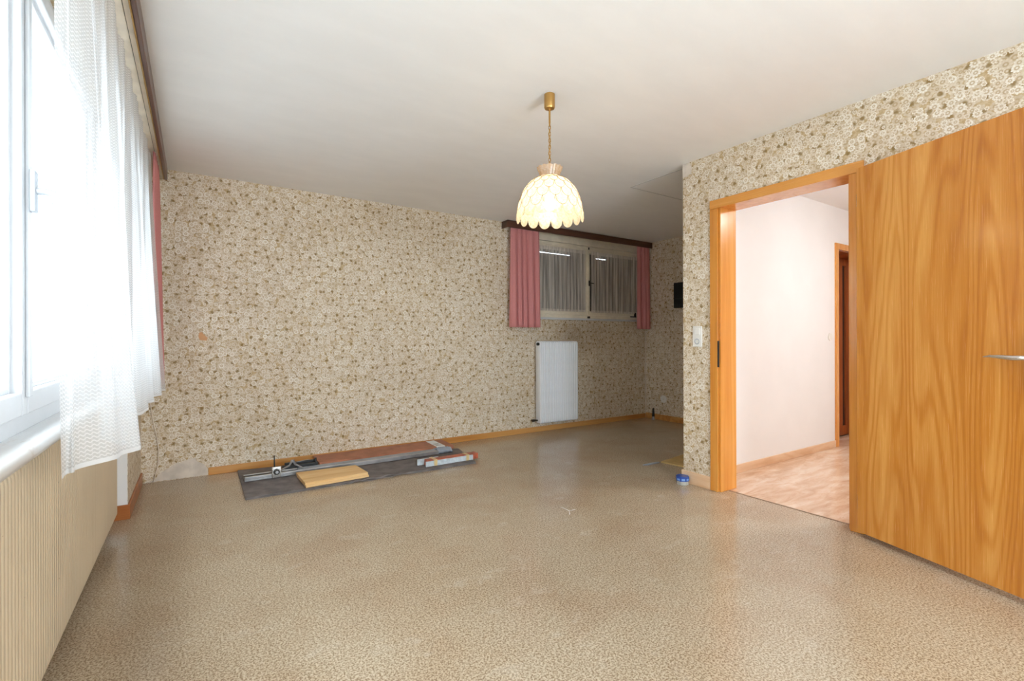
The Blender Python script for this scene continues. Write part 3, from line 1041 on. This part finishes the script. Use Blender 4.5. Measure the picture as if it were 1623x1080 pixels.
def pink_curtain(x0, x1, y0, y1, ztop, zhem, folds, depth, flare, seed, axis, label, gather=0.0):
    rnd = random.Random(seed)
    ph = [rnd.uniform(-0.5, 0.5) for _ in range(folds + 2)]

    def fn(s, t):
        d = folds * s + 0.12 * math.sin(s * 9 + seed) + 0.03 * math.sin(s * 23 + t * 2)
        k = math.floor(d)
        f = d - k
        a = depth * (0.8 + 0.35 * ph[int(k) % len(ph)]) * (0.4 + 0.75 * (1 - t))
        # broad rounded pleats with narrow deep valleys between them
        w = 1.0 - 2.2 * math.exp(-((min(f, 1 - f)) / 0.11) ** 2) + 0.35 * math.cos(2 * PI * (f - 0.5) * 2)
        z = zhem + t * (ztop - zhem)
        fl = 1 + flare * (1 - t) - gather * max(0, t - 0.86) / 0.14
        ss = 0.5 + (s - 0.5) * fl
        if axis == 'x':
            return Vector((x0 + (x1 - x0) * ss, y0 - a * w, z))
        return Vector((x0 + a * w + (1 - t) * 0.012, y0 + (y1 - y0) * ss, z))
    o = sheet('pink_curtain', fn, 170, 24, M['pink'], thick=0.002)
    return tag(o, label, 'curtain', 'dusty pink side curtains')


pink_curtain(2.985, 3.385, YB - 0.093, 0, 2.425, 1.245, 5, 0.036, 0.04, 3, 'x', 'dusty pink curtain on the left of the high back window above the radiator')
pink_curtain(5.045, 5.290, YB - 0.093, 0, 2.425, 1.245, 3, 0.030, 0.10, 8, 'x', 'narrow dusty pink curtain at the right of the high window by the alcove corner')
pink_curtain(-0.226, 0, 3.91, 4.42, 2.352, 0.80, 5, 0.018, 0.0, 5, 'y', 'dusty pink curtain hanging past the lace at the far end of the left window', 0.15)

for x0, x1, lab in ((3.17, 4.165, 'grey gathered net curtain on the left sash of the high window'),
                    (4.255, 5.115, 'grey gathered net curtain on the right sash of the high window')):
    def fn(s, t, x0=x0, x1=x1):
        x = x0 + (x1 - x0) * s
        y = 4.628 + 0.006 * math.sin(x * 2 * PI / 0.052 + 2 * math.sin(x * 9)) + 0.003 * math.sin(x * 190)
        return Vector((x, y, 1.452 + t * 0.785))
    o = sheet('net_curtain', fn, 160, 10, M['net'])
    # v runs 0..1 over the height for the header bands
    for l in o.data.uv_layers[0].data:
        l.uv[1] /= 0.785
    tag(o, lab, 'curtain', 'net sash curtains')

# ------------------------------------------------------------------ pendant lamp
LX, LY = 1.631, 2.101
lamp = thing('pendant_lamp', (LX, LY, H), 'lit shell dome pendant lamp on a brass chain from the ceiling', 'lamp')
bm = bmesh.new()
lathe(bm, [(0.0295, 2.4495), (0.0295, 2.378), (0.026, 2.371), (0.012, 2.366), (0.006, 2.36)], (LX, LY), 28)
build('ceiling_canopy', bm, M['brass'], lamp, smooth=40)
bm = bmesh.new()
tube(bm, [(LX, LY, 2.365), (LX, LY, 2.292)], 0.0055, 10)
build('rod', bm, M['brass'], lamp, smooth=40)
bm = bmesh.new()
ln, lr = 0.011, 0.0062
tube(bm, [(lr * math.cos(a), 0, (ln - lr) * (1 if math.sin(a) >= 0 else -1) * (1 if abs(math.sin(a)) > 1e-6 else 0) + lr * math.sin(a))
          for a in [2 * PI * k / 16 + PI / 16 for k in range(16)]], 0.0018, 6, closed=True)
linkm = bpy.data.meshes.new('chain_link')
bm.to_mesh(linkm)
bm.free()
linkm.materials.append(M['brass'])
for p in linkm.polygons:
    p.use_smooth = True
for k in range(13):
    o = bpy.data.objects.new('chain_link', linkm)
    C.objects.link(o)
    o.parent = lamp
    o.location = (0, 0, 2.286 - k * 0.0178 - H)
    o.rotation_euler = (0.06 * (-1) ** k, 0, (k % 2) * PI / 2 + 0.5)
bm = bmesh.new()
tube(bm, [(LX + 0.004 * math.sin(k * 1.4), LY + 0.004 * math.cos(k * 1.4), 2.30 - k * 0.02) for k in range(13)], 0.0022, 6)
build('flex', bm, M['brass'], lamp)
bm = bmesh.new()
tube(bm, [(LX + 0.011 * math.cos(2 * PI * k / 20), LY + 0.006 * math.cos(2 * PI * k / 20), 2.064 + 0.013 * math.sin(2 * PI * k / 20)) for k in range(20)],
     0.0022, 6, closed=True)
build('hanging_ring', bm, M['brass'], lamp, smooth=True)

PROF = [(0.058, 1.990), (0.070, 1.986), (0.105, 1.964), (0.135, 1.930), (0.157, 1.889), (0.171, 1.845), (0.178, 1.800), (0.179, 1.752)]
CUM = [0.0]
for (ra, za), (rb, zb) in zip(PROF, PROF[1:]):
    CUM.append(CUM[-1] + math.hypot(rb - ra, zb - za))


def dome(s, off=0.0):
    s = min(max(s, 0), CUM[-1])
    k = 0
    while k < len(CUM) - 2 and s > CUM[k + 1]:
        k += 1
    f = (s - CUM[k]) / (CUM[k + 1] - CUM[k])
    r = PROF[k][0] + f * (PROF[k + 1][0] - PROF[k][0])
    z = PROF[k][1] + f * (PROF[k + 1][1] - PROF[k][1])
    dr, dz = PROF[k + 1][0] - PROF[k][0], PROF[k + 1][1] - PROF[k][1]
    l = math.hypot(dr, dz)
    return r - dz / l * off, z + dr / l * off


bm = bmesh.new()
lathe(bm, [(0.008, 1.9935), (0.060, 1.992), (0.064, 1.9895), (0.060, 1.987), (0.008, 1.988)], (LX, LY), 32)
tube(bm, [(LX, LY, 2.052), (LX, LY, 1.985)], 0.008, 10)
shade = build('lamp_shade', bm, M['brass'], lamp, smooth=40)
shade['label'] = 'dome of cream capiz shells with brown rims'
NS = 16
ROWS = 6
PT = CUM[-1] / ROWS
for r in range(ROWS):
    s1 = PT * (r + 1)
    b = bmesh.new()
    hw = PI / NS * 1.0
    nu, levels = 10, [0.0, 0.25, 0.5, 0.75, 0.945, 1.0]
    grid = []
    for v in levels:
        rowv = []
        for i in range(nu + 1):
            uu = -1 + 2 * i / nu
            def arc(q):
                return (1 - math.sqrt(max(0.0, 1 - min(1.0, abs(q)) ** 2))) * PT * 0.98
            sb = s1 - arc(uu)
            st = max(0.0, min(sb - 0.0005, s1 - PT - arc(1 - abs(uu)) - 0.05 * PT))
            ss = st + (sb - st) * v
            off = 0.0012 + 0.0022 * v + (ROWS - r) * 0.0002
            rr, z = dome(ss, off)
            if r == ROWS - 1 and v > 0.75:
                rr += 0.0015
            a = uu * hw
            rowv.append(b.verts.new((rr * math.cos(a), rr * math.sin(a), z - H)))
        grid.append(rowv)
    for j in range(len(levels) - 1):
        for i in range(nu):
            try:
                f = b.faces.new((grid[j][i], grid[j + 1][i], grid[j + 1][i + 1], grid[j][i + 1]))
            except ValueError:
                continue
            f.smooth = True
    tube(b, [v.co.copy() + Vector((0.0006, 0, 0)) for v in grid[-1]], 0.00105, 4, mi=1 if r < ROWS - 1 else 0)
    me = bpy.data.meshes.new('shell')
    b.to_mesh(me)
    b.free()
    me.materials.append(M['shell'])
    me.materials.append(M['came'])
    for k in range(NS):
        o = bpy.data.objects.new('shell', me)
        C.objects.link(o)
        o.parent = shade
        o.rotation_euler = (0, 0, 2 * PI * (k + 0.5 * (r % 2)) / NS + 0.1)
# flared crown of little petals
b = bmesh.new()
NP = 14
for w_, j in ((0, 0),):
    cols = []
    for i in range(5):
        a = (-1 + 2 * i / 4) * PI / NP * 0.98
        bulge = 0.003 * (1 - (2 * i / 4 - 1) ** 2)
        cols.append([b.verts.new(((rr + bulge) * math.cos(a), (rr + bulge) * math.sin(a), z - H - (0.004 * abs(2 * i / 4 - 1) ** 2 if q == 2 else 0)))
                     for q, (rr, z) in enumerate(((0.050, 1.990), (0.056, 2.016), (0.069, 2.047)))])
    for p_, q_ in zip(cols, cols[1:]):
        for k in range(2):
            f = b.faces.new((p_[k], q_[k], q_[k + 1], p_[k + 1]))
            f.smooth = True
me = bpy.data.meshes.new('crown_petal')
b.to_mesh(me)
b.free()
me.materials.append(M['shellw'])
for k in range(NP):
    o = bpy.data.objects.new('crown_petal', me)
    C.objects.link(o)
    o.parent = shade
    o.rotation_euler = (0, 0, 2 * PI * k / NP)
bm = bmesh.new()
lathe(bm, [(0.008, 1.986), (0.019, 1.98), (0.019, 1.915), (0.016, 1.905)], (LX, LY), 20)
build('socket', bm, M['brass'], lamp, smooth=40)
bm = bmesh.new()
lathe(bm, [(0.013, 1.904), (0.016, 1.890), (0.026, 1.870), (0.031, 1.850), (0.029, 1.832), (0.020, 1.818), (0.006, 1.812)], (LX, LY), 20)
build('bulb', bm, M['bulb'], lamp, smooth=True)

# ------------------------------------------------------------------ door 1 (open oak door) and its frame
d1 = thing('door_1', (XR, 1.67, 0), 'open honey oak door with matching frame in the right wall', 'door', kind='structure')
bm = bmesh.new()
CF = XR - 0.013
box(bm, CF, XR + 0.002, 2.084, 2.146, 0, 2.045, 0.003)
box(bm, CF, XR + 0.002, 1.178, 1.248, 0, 2.045, 0.003)
build('side_casing', bm, M['frame'], d1)
bm = bmesh.new()
box(bm, CF - 0.001, XR + 0.002, 1.178, 2.146, 2.046, 2.108, 0.003)
build('head_casing', bm, M['frame_y'], d1)
bm = bmesh.new()
box(bm, XR + 0.012, XR + 0.195, 2.070, 2.104, 0, 2.052, 0.002)
box(bm, XR + 0.012, XR + 0.195, 1.230, 1.262, 0, 2.052, 0.002)
box(bm, XR + 0.012, XR + 0.195, 1.230, 2.104, 2.052, 2.08, 0.002)
build('jamb_lining', bm, M['frame'], d1)
bm = bmesh.new()
box(bm, XR + 0.18, XR + 0.194, 2.104, 2.165, 0, 2.11, 0.002)
box(bm, XR + 0.18, XR + 0.194, 1.165, 1.230, 0, 2.11, 0.002)
box(bm, XR + 0.18, XR + 0.194, 1.230, 2.104, 2.08, 2.11, 0.002)
build('hall_casing', bm, M['frame'], d1)
bm = bmesh.new()
box(bm, XR + 0.002, XR + 0.03, 2.069, 2.0845, 0, 2.05, 0.0015)
build('door_rebate', bm, M['frame'], d1)
bm = bmesh.new()
box(bm, CF - 0.002, CF + 0.006, 2.074, 2.085, 0.90, 1.09, 0.001)
build('strike_plate', bm, M['iron'], d1)

# leaf: local x along the leaf from the hinge, local y = thickness (0 is the visible face, + away), z up
hx, hy, ex, ey = 3.088, 1.203, 2.844, 0.501
ang = math.atan2(ey - hy, ex - hx)
leaf = bpy.data.objects.new('door_leaf', bpy.data.meshes.new('door_leaf'))
b = bmesh.new()
LW = 0.850
# the visible face is on the +y side of local x after rotation? keep the body on the side away from the room
side = 1.0 if True else -1.0
box(b, 0.012, LW - 0.012, 0.0, 0.026, 0.028, 2.052, 0.002)
box(b, 0.0, LW, 0.026, 0.040, 0.024, 2.058, 0.002)
bmesh.ops.recalc_face_normals(b, faces=b.faces)
b.to_mesh(leaf.data)
b.free()
leaf.data.materials.append(M['oak'])
C.objects.link(leaf)
leaf.parent = d1
leaf.location = Vector((hx, hy, 0)) - d1.location
leaf.rotation_euler = (0, 0, ang)
bm = bmesh.new()
box(bm, 0.752, 0.792, -0.006, 0.0, 0.89, 1.12, 0.002)
build('handle_plate', bm, M['steel'], leaf, local=True)
bm = bmesh.new()
tube(bm, [(0.772, 0.0, 1.022), (0.772, -0.05, 1.022), (0.765, -0.056, 1.022), (0.74, -0.057, 1.021), (0.70, -0.055, 1.024), (0.66, -0.051, 1.026), (0.632, -0.047, 1.022)],
     [0.009, 0.009, 0.010, 0.011, 0.009, 0.006, 0.002], 12)
build('lever_handle', bm, M['steel'], leaf, local=True, smooth=40)
bm = bmesh.new()
tube(bm, [(0.772, -0.0065, 0.945), (0.772, -0.008, 0.945)], 0.008, 10)
build('key_hole', bm, M['iron'], leaf, local=True)
for z in (0.19, 1.88):
    bm = bmesh.new()
    tube(bm, [(-0.006, 0.030, z - 0.035), (-0.006, 0.030, z + 0.035)], 0.006, 10)
    build('hinge', bm, M['steel'], leaf, local=True, smooth=40)

# ------------------------------------------------------------------ door 2 (hallway)
d2 = thing('door_2', (5.9, YH, 0), 'reddish brown hallway door in an oak frame beyond the open door', 'door', kind='structure')
bm = bmesh.new()
box(bm, HD0 - 0.052, HD0 + 0.012, YH - 0.014, YH + 0.002, 0, 2.02, 0.002)
box(bm, HD1 - 0.012, HD1 + 0.055, YH - 0.014, YH + 0.002, 0, 2.02, 0.002)
box(bm, HD0 - 0.052, HD1 + 0.055, YH - 0.015, YH + 0.002, 2.02, 2.083, 0.002)
build('casing', bm, M['frame'], d2)
bm = bmesh.new()
box(bm, HD0, HD0 + 0.02, YH, YH + 0.23, 0, HDT, 0.002)
box(bm, HD1 - 0.02, HD1, YH, YH + 0.23, 0, HDT, 0.002)
box(bm, HD0, HD1, YH, YH + 0.23, HDT - 0.02, HDT + 0.005, 0.002)
build('jamb_lining', bm, M['redwood'], d2)
bm = bmesh.new()
box(bm, HD0 + 0.02, 6.10, YH + 0.195, YH + 0.235, 0.018, HDT - 0.025, 0.002)
box(bm, 6.18, HD1 - 0.02, YH + 0.195, YH + 0.235, 0.018, HDT - 0.025, 0.002)
box(bm, 6.09, 6.19, YH + 0.196, YH + 0.235, 1.93, HDT - 0.026, 0.002)
box(bm, 6.09, 6.19, YH + 0.196, YH + 0.235, 0.018, 0.12, 0.002)
lf = build('door_leaf', bm, M['redwood'], d2)
bm = bmesh.new()
box(bm, 6.095, 6.185, YH + 0.212, YH + 0.222, 0.118, 1.932)
build('gap_strip', bm, M['dark'], lf)  # dark strip painted in for the shaded gap beside the leaf

# ------------------------------------------------------------------ hallway fill lamp (added, out of view)
hl = thing('hall_fill_lamp', (4.7, 0.7, H), 'round flush ceiling lamp added unseen to light the hallway', 'lamp')
bm = bmesh.new()
lathe(bm, [(0.20, H - 0.001), (0.20, H - 0.03), (0.19, H - 0.035)], (4.7, 0.7), 32)
build('lamp_base', bm, M['radw'], hl)
bm = bmesh.new()
lathe(bm, [(0.185, H - 0.034), (0.18, H - 0.06), (0.14, H - 0.09), (0.08, H - 0.108), (0.02, H - 0.112)], (4.7, 0.7), 32)
build('lamp_glass', bm, M['hallfill'], hl, smooth=True)

# ------------------------------------------------------------------ small fittings
t = thing('light_switch', (XR, 2.257, 1.122), 'ivory light switch with round socket on the papered wall left of the door frame', 'switch')
bm = bmesh.new()
box(bm, XR - 0.008, XR - 0.0002, 2.217, 2.297, 1.045, 1.200, 0.003)
build('cover_plate', bm, M['plate'], t)
bm = bmesh.new()
box(bm, XR - 0.013, XR - 0.007, 2.235, 2.279, 1.135, 1.182, 0.002)
build('rocker', bm, M['plate'], t)
bm = bmesh.new()
tube(bm, [(XR - 0.0098, 2.257 + 0.019 * math.cos(2 * PI * k / 20), 1.085 + 0.019 * math.sin(2 * PI * k / 20)) for k in range(20)], 0.0022, 6, closed=True)
build('socket_ring', bm, M['bluegrey'], t, smooth=True)

t = thing('wall_speaker', (XE, 4.06, 1.675), 'black box of two stacked panels on the alcove end wall', 'box')
bm = bmesh.new()
box(bm, XE - 0.055, XE - 0.0002, 3.985, 4.135, 1.515, 1.845, 0.004)
build('housing', bm, M['black'], t)
for z0, z1 in ((1.52, 1.628), (1.634, 1.84)):
    bm = bmesh.new()
    box(bm, XE - 0.060, XE - 0.054, 3.989, 4.131, z0, z1, 0.002)
    build('front_panel', bm, M['black'], t)

bm = bmesh.new()
t = thing('outlet_cover', (XE, 4.345, 0.289), 'white blank outlet cover low on the alcove end wall', 'outlet')
prism(bm, [(4.345 + 0.05 * math.cos(2 * PI * k / 24), 0.289 + 0.05 * math.sin(2 * PI * k / 24)) for k in range(24)], 'x', XE - 0.007, XE - 0.0002, bev=0.002)
build('cover_disc', bm, M['plate'], t)
bm = bmesh.new()
tube(bm, [(XE - 0.0075, 4.345, 0.289), (XE - 0.0085, 4.345, 0.289)], 0.005, 10)
build('screw', bm, M['steel'], t)

t = thing('pipe_stub', (XE - 0.05, 4.482, 0), 'short black pipe stub standing at the alcove baseboard', 'pipe')
bm = bmesh.new()
lathe(bm, [(0.016, 0.04), (0.017, 0.045), (0.013, 0.13), (0.010, 0.15), (0.006, 0.158)], (XE - 0.05, 4.482), 14)
build('cap', bm, M['black'], t, smooth=40)
bm = bmesh.new()
lathe(bm, [(0.026, 0.0), (0.026, 0.006), (0.018, 0.012), (0.016, 0.042)], (XE - 0.05, 4.482), 16)
build('pipe_collar', bm, M['alu'], t, smooth=40)

t = thing('hall_switch', (5.338, YH, 1.124), 'round white switch on the white hallway wall beside the far door frame', 'switch')
bm = bmesh.new()
prism(bm, [(5.338 + 0.04 * math.cos(2 * PI * k / 24), 1.124 + 0.04 * math.sin(2 * PI * k / 24)) for k in range(24)], 'y', YH - 0.010, YH - 0.0002, bev=0.002)
build('switch_plate', bm, M['plate'], t)
bm = bmesh.new()
box(bm, 5.322, 5.354, YH - 0.014, YH - 0.009, 1.108, 1.140, 0.002)
build('rocker', bm, M['plate'], t)

bm = bmesh.new()
tube(bm, [(-0.298, YB - 0.006, 0.90), (-0.296, YB - 0.007, 0.75), (-0.292, YB - 0.008, 0.60), (-0.275, YB - 0.008, 0.47), (-0.252, YB - 0.008, 0.34), (-0.242, YB - 0.008, 0.25),
          (-0.243, YB - 0.008, 0.18), (-0.25, YB - 0.008, 0.11), (-0.262, YB - 0.009, 0.06), (-0.275, YB - 0.011, 0.0068), (-0.30, YB - 0.03, 0.0065)], 0.0042, 8)
tag(build('cable', bm, M['cord'], smooth=True), 'thin white cable hanging down the wallpaper in the left corner', 'cable')

# blue-lidded tin in front of the wall corner
t = thing('tin', (3.092, 2.352, 0), 'small clear tub with a blue lid on the floor at the wall corner', 'tub')
cx_, cy_ = 3.092, 2.352
bm = bmesh.new()
oc = lambda r, z: [(cx_ + r * math.cos(2 * PI * (k + 0.5) / 8), cy_ + r * math.sin(2 * PI * (k + 0.5) / 8)) for k in range(8)]
prism(bm, oc(0.047, 0), 'z', 0.0, 0.030, bev=0.004)
build('tub', bm, M['jar'], t)
bm = bmesh.new()
prism(bm, oc(0.050, 0), 'z', 0.028, 0.065, bev=0.005)
lid = build('lid', bm, M['blue'], t)
bm = bmesh.new()
for k in (3, 4, 5, 6):
    a = 2 * PI * (k + 1) / 8
    ca, sa = math.cos(a), math.sin(a)
    m = bmesh.new()
    box(m, 0.0455, 0.0468, -0.012, 0.012, 0.036, 0.050)
    merge(bm, m, 0, Matrix.Translation((cx_, cy_, 0)) @ Matrix.Rotation(a, 4, 'Z'))
build('lid_print', bm, M['blue2'], lid)

# tan board lying behind the wall corner and a silver strip beside it
bm = bmesh.new()
prism(bm, [(3.47, 2.868), (3.50, 2.66), (3.62, 2.45), (3.95, 2.45), (3.94, 2.94)], 'z', 0.0, 0.012, bev=0.002)
tag(build('floor_board', bm, M['cork']), 'thin tan board lying on the alcove floor behind the wall corner', 'board')
bm = bmesh.new()
prism(bm, [(3.27, 2.900), (3.30, 2.872), (3.39, 2.868), (3.46, 2.872), (3.465, 2.896), (3.38, 2.905)], 'z', 0.0, 0.004)
tag(build('tape_strip', bm, M['bluegrey']), 'short silvery strip of tape on the floor beside the tan board', 'tape')

# ------------------------------------------------------------------ things on the grey mat by the back wall
mat = thing('floor_mat', (1.2, 4.2, 0), 'long dark grey felt mat folded double along the back wall', 'mat')


def mat_layer(name, z0, th, inset, seed):
    b = bmesh.new()
    rnd = random.Random(seed)
    nx, ny = 90, 20
    A, B_, Cc, Dd = Vector((0.285, 3.775)), Vector((2.085, 3.765)), Vector((2.16, 4.30)), Vector((0.292, 4.632))
    Cc = Vector((2.20, 4.34))

    def P(u, v):
        lo, hi = A.lerp(B_, u), Dd.lerp(Cc, u)
        p = lo.lerp(hi, v)
        w = 0.0
        if v < 0.08:
            w = (0.008 * math.sin(u * 60 + seed) + 0.006 * math.sin(u * 23)) * (1 if 0.42 < u < 0.75 else 0.25)
        p.y += w * (1 - v / 0.08 if v < 0.08 else 0) + inset * (1 - v)
        edge = math.exp(-((v) / 0.05) ** 2)
        lift = edge * 0.010 * max(0, math.sin(u * 47 + seed) * math.sin(u * 19)) * (1.4 if 0.40 < u < 0.72 else 0.3)
        return p, lift
    top, bot = [], []
    for j in range(ny + 1):
        tr, br = [], []
        for i in range(nx + 1):
            p, l = P(i / nx, j / ny)
            tr.append(b.verts.new((p.x, p.y, z0 + th + l)))
            br.append(b.verts.new((p.x, p.y, z0 + l * 0.6)))
        top.append(tr)
        bot.append(br)
    for j in range(ny):
        for i in range(nx):
            b.faces.new((top[j][i], top[j][i + 1], top[j + 1][i + 1], top[j + 1][i]))
            b.faces.new((bot[j][i], bot[j + 1][i], bot[j + 1][i + 1], bot[j][i + 1]))
    for i in range(nx):
        b.faces.new((bot[0][i], bot[0][i + 1], top[0][i + 1], top[0][i]))
        b.faces.new((bot[ny][i], top[ny][i], top[ny][i + 1], bot[ny][i + 1]))
    for j in range(ny):
        b.faces.new((bot[j][0], top[j][0], top[j + 1][0], bot[j + 1][0]))
        b.faces.new((bot[j][nx], bot[j + 1][nx], top[j + 1][nx], top[j][nx]))
    return build(name, b, M['felt'], mat, smooth=50)


mat_layer('lower_fold', 0.0, 0.007, 0.0, 1)
mat_layer('upper_fold', 0.0078, 0.007, 0.006, 4)
MT = 0.015

# flat carton
ct = thing('flat_carton', (1.5, 4.48, 0.015), 'long flat reddish brown carton with a white label lying against the back baseboard', 'carton')
bm = bmesh.new()
prism(bm, [(4.345, 0.016), (4.345, 0.040), (4.36, 0.052), (4.628, 0.058), (4.634, 0.05), (4.634, 0.0165)], 'x', 0.885, 2.155, bev=0.002)
build('sleeve', bm, M['carton'], ct)
bm = bmesh.new()
box(bm, 2.1552, 2.1566, 4.36, 4.62, 0.020, 0.050)
build('shaded_end', bm, M['dark'], ct)  # dark plate paints the shade inside the hollow carton end
bm = bmesh.new()
prism(bm, [(4.3438, 0.022), (4.3438, 0.0405), (4.3595, 0.0535), (4.628, 0.0595), (4.628, 0.0582), (4.36, 0.0522), (4.3448, 0.040), (4.3448, 0.022)], 'x', 1.975, 2.065)
lb = build('paper_label', bm, M['paperw'], ct)
lb['label'] = 'white paper label with dark print'
bm = bmesh.new()
for yy in (4.40, 4.43, 4.47):
    z = 0.0535 + (yy - 4.3595) * (0.006 / 0.2685)
    box(bm, 1.99, 2.05 if yy != 4.43 else 2.03, yy, yy + 0.008, z + 0.0002, z + 0.0009)
build('label_print', bm, M['iron'], lb)

# guide rail cutter
gr = thing('tile_cutter', (1.15, 4.27, MT), 'long aluminium rail cutter with black lever lying on the grey mat', 'tool')
bm = bmesh.new()
box(bm, 0.312, 1.93, 4.205, 4.330, 0.0165, 0.030, 0.002)
box(bm, 0.312, 1.93, 4.205, 4.228, 0.030, 0.050, 0.003)
box(bm, 0.312, 1.93, 4.305, 4.330, 0.030, 0.044, 0.003)
build('rail', bm, M['alu'], gr)
bm = bmesh.new()
box(bm, 0.312, 0.51, 4.229, 4.304, 0.0302, 0.041, 0.002)
build('rail_insert', bm, M['iron'], gr)
bm = bmesh.new()
box(bm, 0.70, 1.925, 4.229, 4.304, 0.0302, 0.047, 0.002)
build('protective_film', bm, M['bluegrey'], gr)
bm = bmesh.new()
box(bm, 0.500, 0.565, 4.190, 4.202, 0.018, 0.105, 0.004)
box(bm, 0.505, 0.56, 4.2018, 4.300, 0.052, 0.075, 0.006)
car = build('carriage', bm, M['steel'], gr)
bm = bmesh.new()
tube(bm, [(0.532, 4.191, 0.066), (0.532, 4.172, 0.066)], [0.024, 0.021], 18)
build('clamp_knob', bm, M['iron'], car, smooth=40)
bm = bmesh.new()
tube(bm, [(0.532, 4.171, 0.066), (0.532, 4.167, 0.066)], 0.011, 14)
build('knob_cap', bm, M['alu'], car, smooth=40)
bm = bmesh.new()
tube(bm, [(0.522, 4.235, 0.07), (0.522, 4.238, 0.12), (0.522, 4.242, 0.185)], [0.007, 0.006, 0.004], 10)
build('lever', bm, M['black'], gr, smooth=40)
bm = bmesh.new()
tube(bm, [(0.56, 4.27, 0.05), (0.64, 4.30, 0.075), (0.665, 4.305, 0.115)], [0.006, 0.007, 0.012], 8)
tube(bm, [(0.665, 4.305, 0.115), (0.69, 4.30, 0.075), (0.74, 4.26, 0.05)], [0.012, 0.008, 0.006], 8)
tube(bm, [(0.69, 4.305, 0.095), (0.80, 4.33, 0.100)], [0.003, 0.002], 6)
build('cutting_arm', bm, M['alu'], gr, smooth=40)
bm = bmesh.new()
box(bm, 0.60, 0.872, 4.345, 4.385, 0.0165, 0.062, 0.003)
box(bm, 0.62, 0.872, 4.400, 4.42, 0.0165, 0.075, 0.003)
tube(bm, [(0.855, 4.36, 0.06), (0.855, 4.36, 0.10)], 0.008, 8)
build('side_fence', bm, M['black'], gr)
bm = bmesh.new()
NW = 14
rings = []
for i in range(7):
    x = 1.925 + i * 0.024
    rings.append([bm.verts.new((x, 4.268 + (0.066 + 0.006 * math.sin(3 * i + k)) * math.cos(2 * PI * k / NW), max(0.0165, 0.034 + (0.026 + 0.007 * math.sin(5 * i + 2 * k)) * math.sin(2 * PI * k / NW))))
                  for k in range(NW)])
for a, c in zip(rings, rings[1:]):
    for k in range(NW):
        bm.faces.new((a[k], a[(k + 1) % NW], c[(k + 1) % NW], c[k]))
bm.faces.new(rings[0])
bm.faces.new(list(reversed(rings[-1])))
tag(build('end_wrap', bm, M['bluegrey'], gr), 'crumpled grey wrapping round the rail end')

# two pale planks, one on the other
pk = [(0.664, 4.135), (0.671, 3.792), (1.142, 3.824), (1.122, 4.105)]
bm = bmesh.new()
prism(bm, [(x + 0.006, y - 0.004) for x, y in pk], 'z', MT + 0.0005, MT + 0.0175, bev=0.0015)
tag(build('pale_plank', bm, M['pale']), 'lower pale spruce plank lying directly on the grey mat under its twin', 'plank', 'pale planks on the mat')
bm = bmesh.new()
prism(bm, pk, 'z', MT + 0.018, MT + 0.038, bev=0.0015)
tag(build('pale_plank', bm, M['pale']), 'upper pale spruce plank stacked on another at the middle of the grey mat', 'plank', 'pale planks on the mat')

# taped bundle of battens
bt = thing('batten_bundle', (1.60, 3.90, MT), 'taped bundle of red and pale grey battens at the right end of the mat', 'battens', rz=0.02)
bm = bmesh.new()
box(bm, 0.04, 0.50, -0.064, -0.052, 0.001, 0.045, 0.002)
tag(build('front_batten', bm, M['palebl'], bt, local=True), 'pale bluish grey batten')
bm = bmesh.new()
box(bm, 0.06, 0.56, -0.051, 0.020, 0.001, 0.051, 0.003)
tag(build('middle_batten', bm, M['red'], bt, local=True), 'red lacquered batten')
bm = bmesh.new()
box(bm, 0.0, 0.20, 0.021, 0.040, 0.001, 0.052, 0.003)
tag(build('rear_batten', bm, M['palebl'], bt, local=True), 'short pale grey batten')
for x in (0.115, 0.43):
    bm = bmesh.new()
    w_ = 0.03
    box(bm, x, x + w_, -0.0655, 0.042 if x < 0.2 else 0.0215, 0.0525, 0.0535)
    box(bm, x, x + w_, -0.0655, -0.0645, 0.001, 0.0535)
    build('tape_band', bm, M['tape'], bt, local=True)
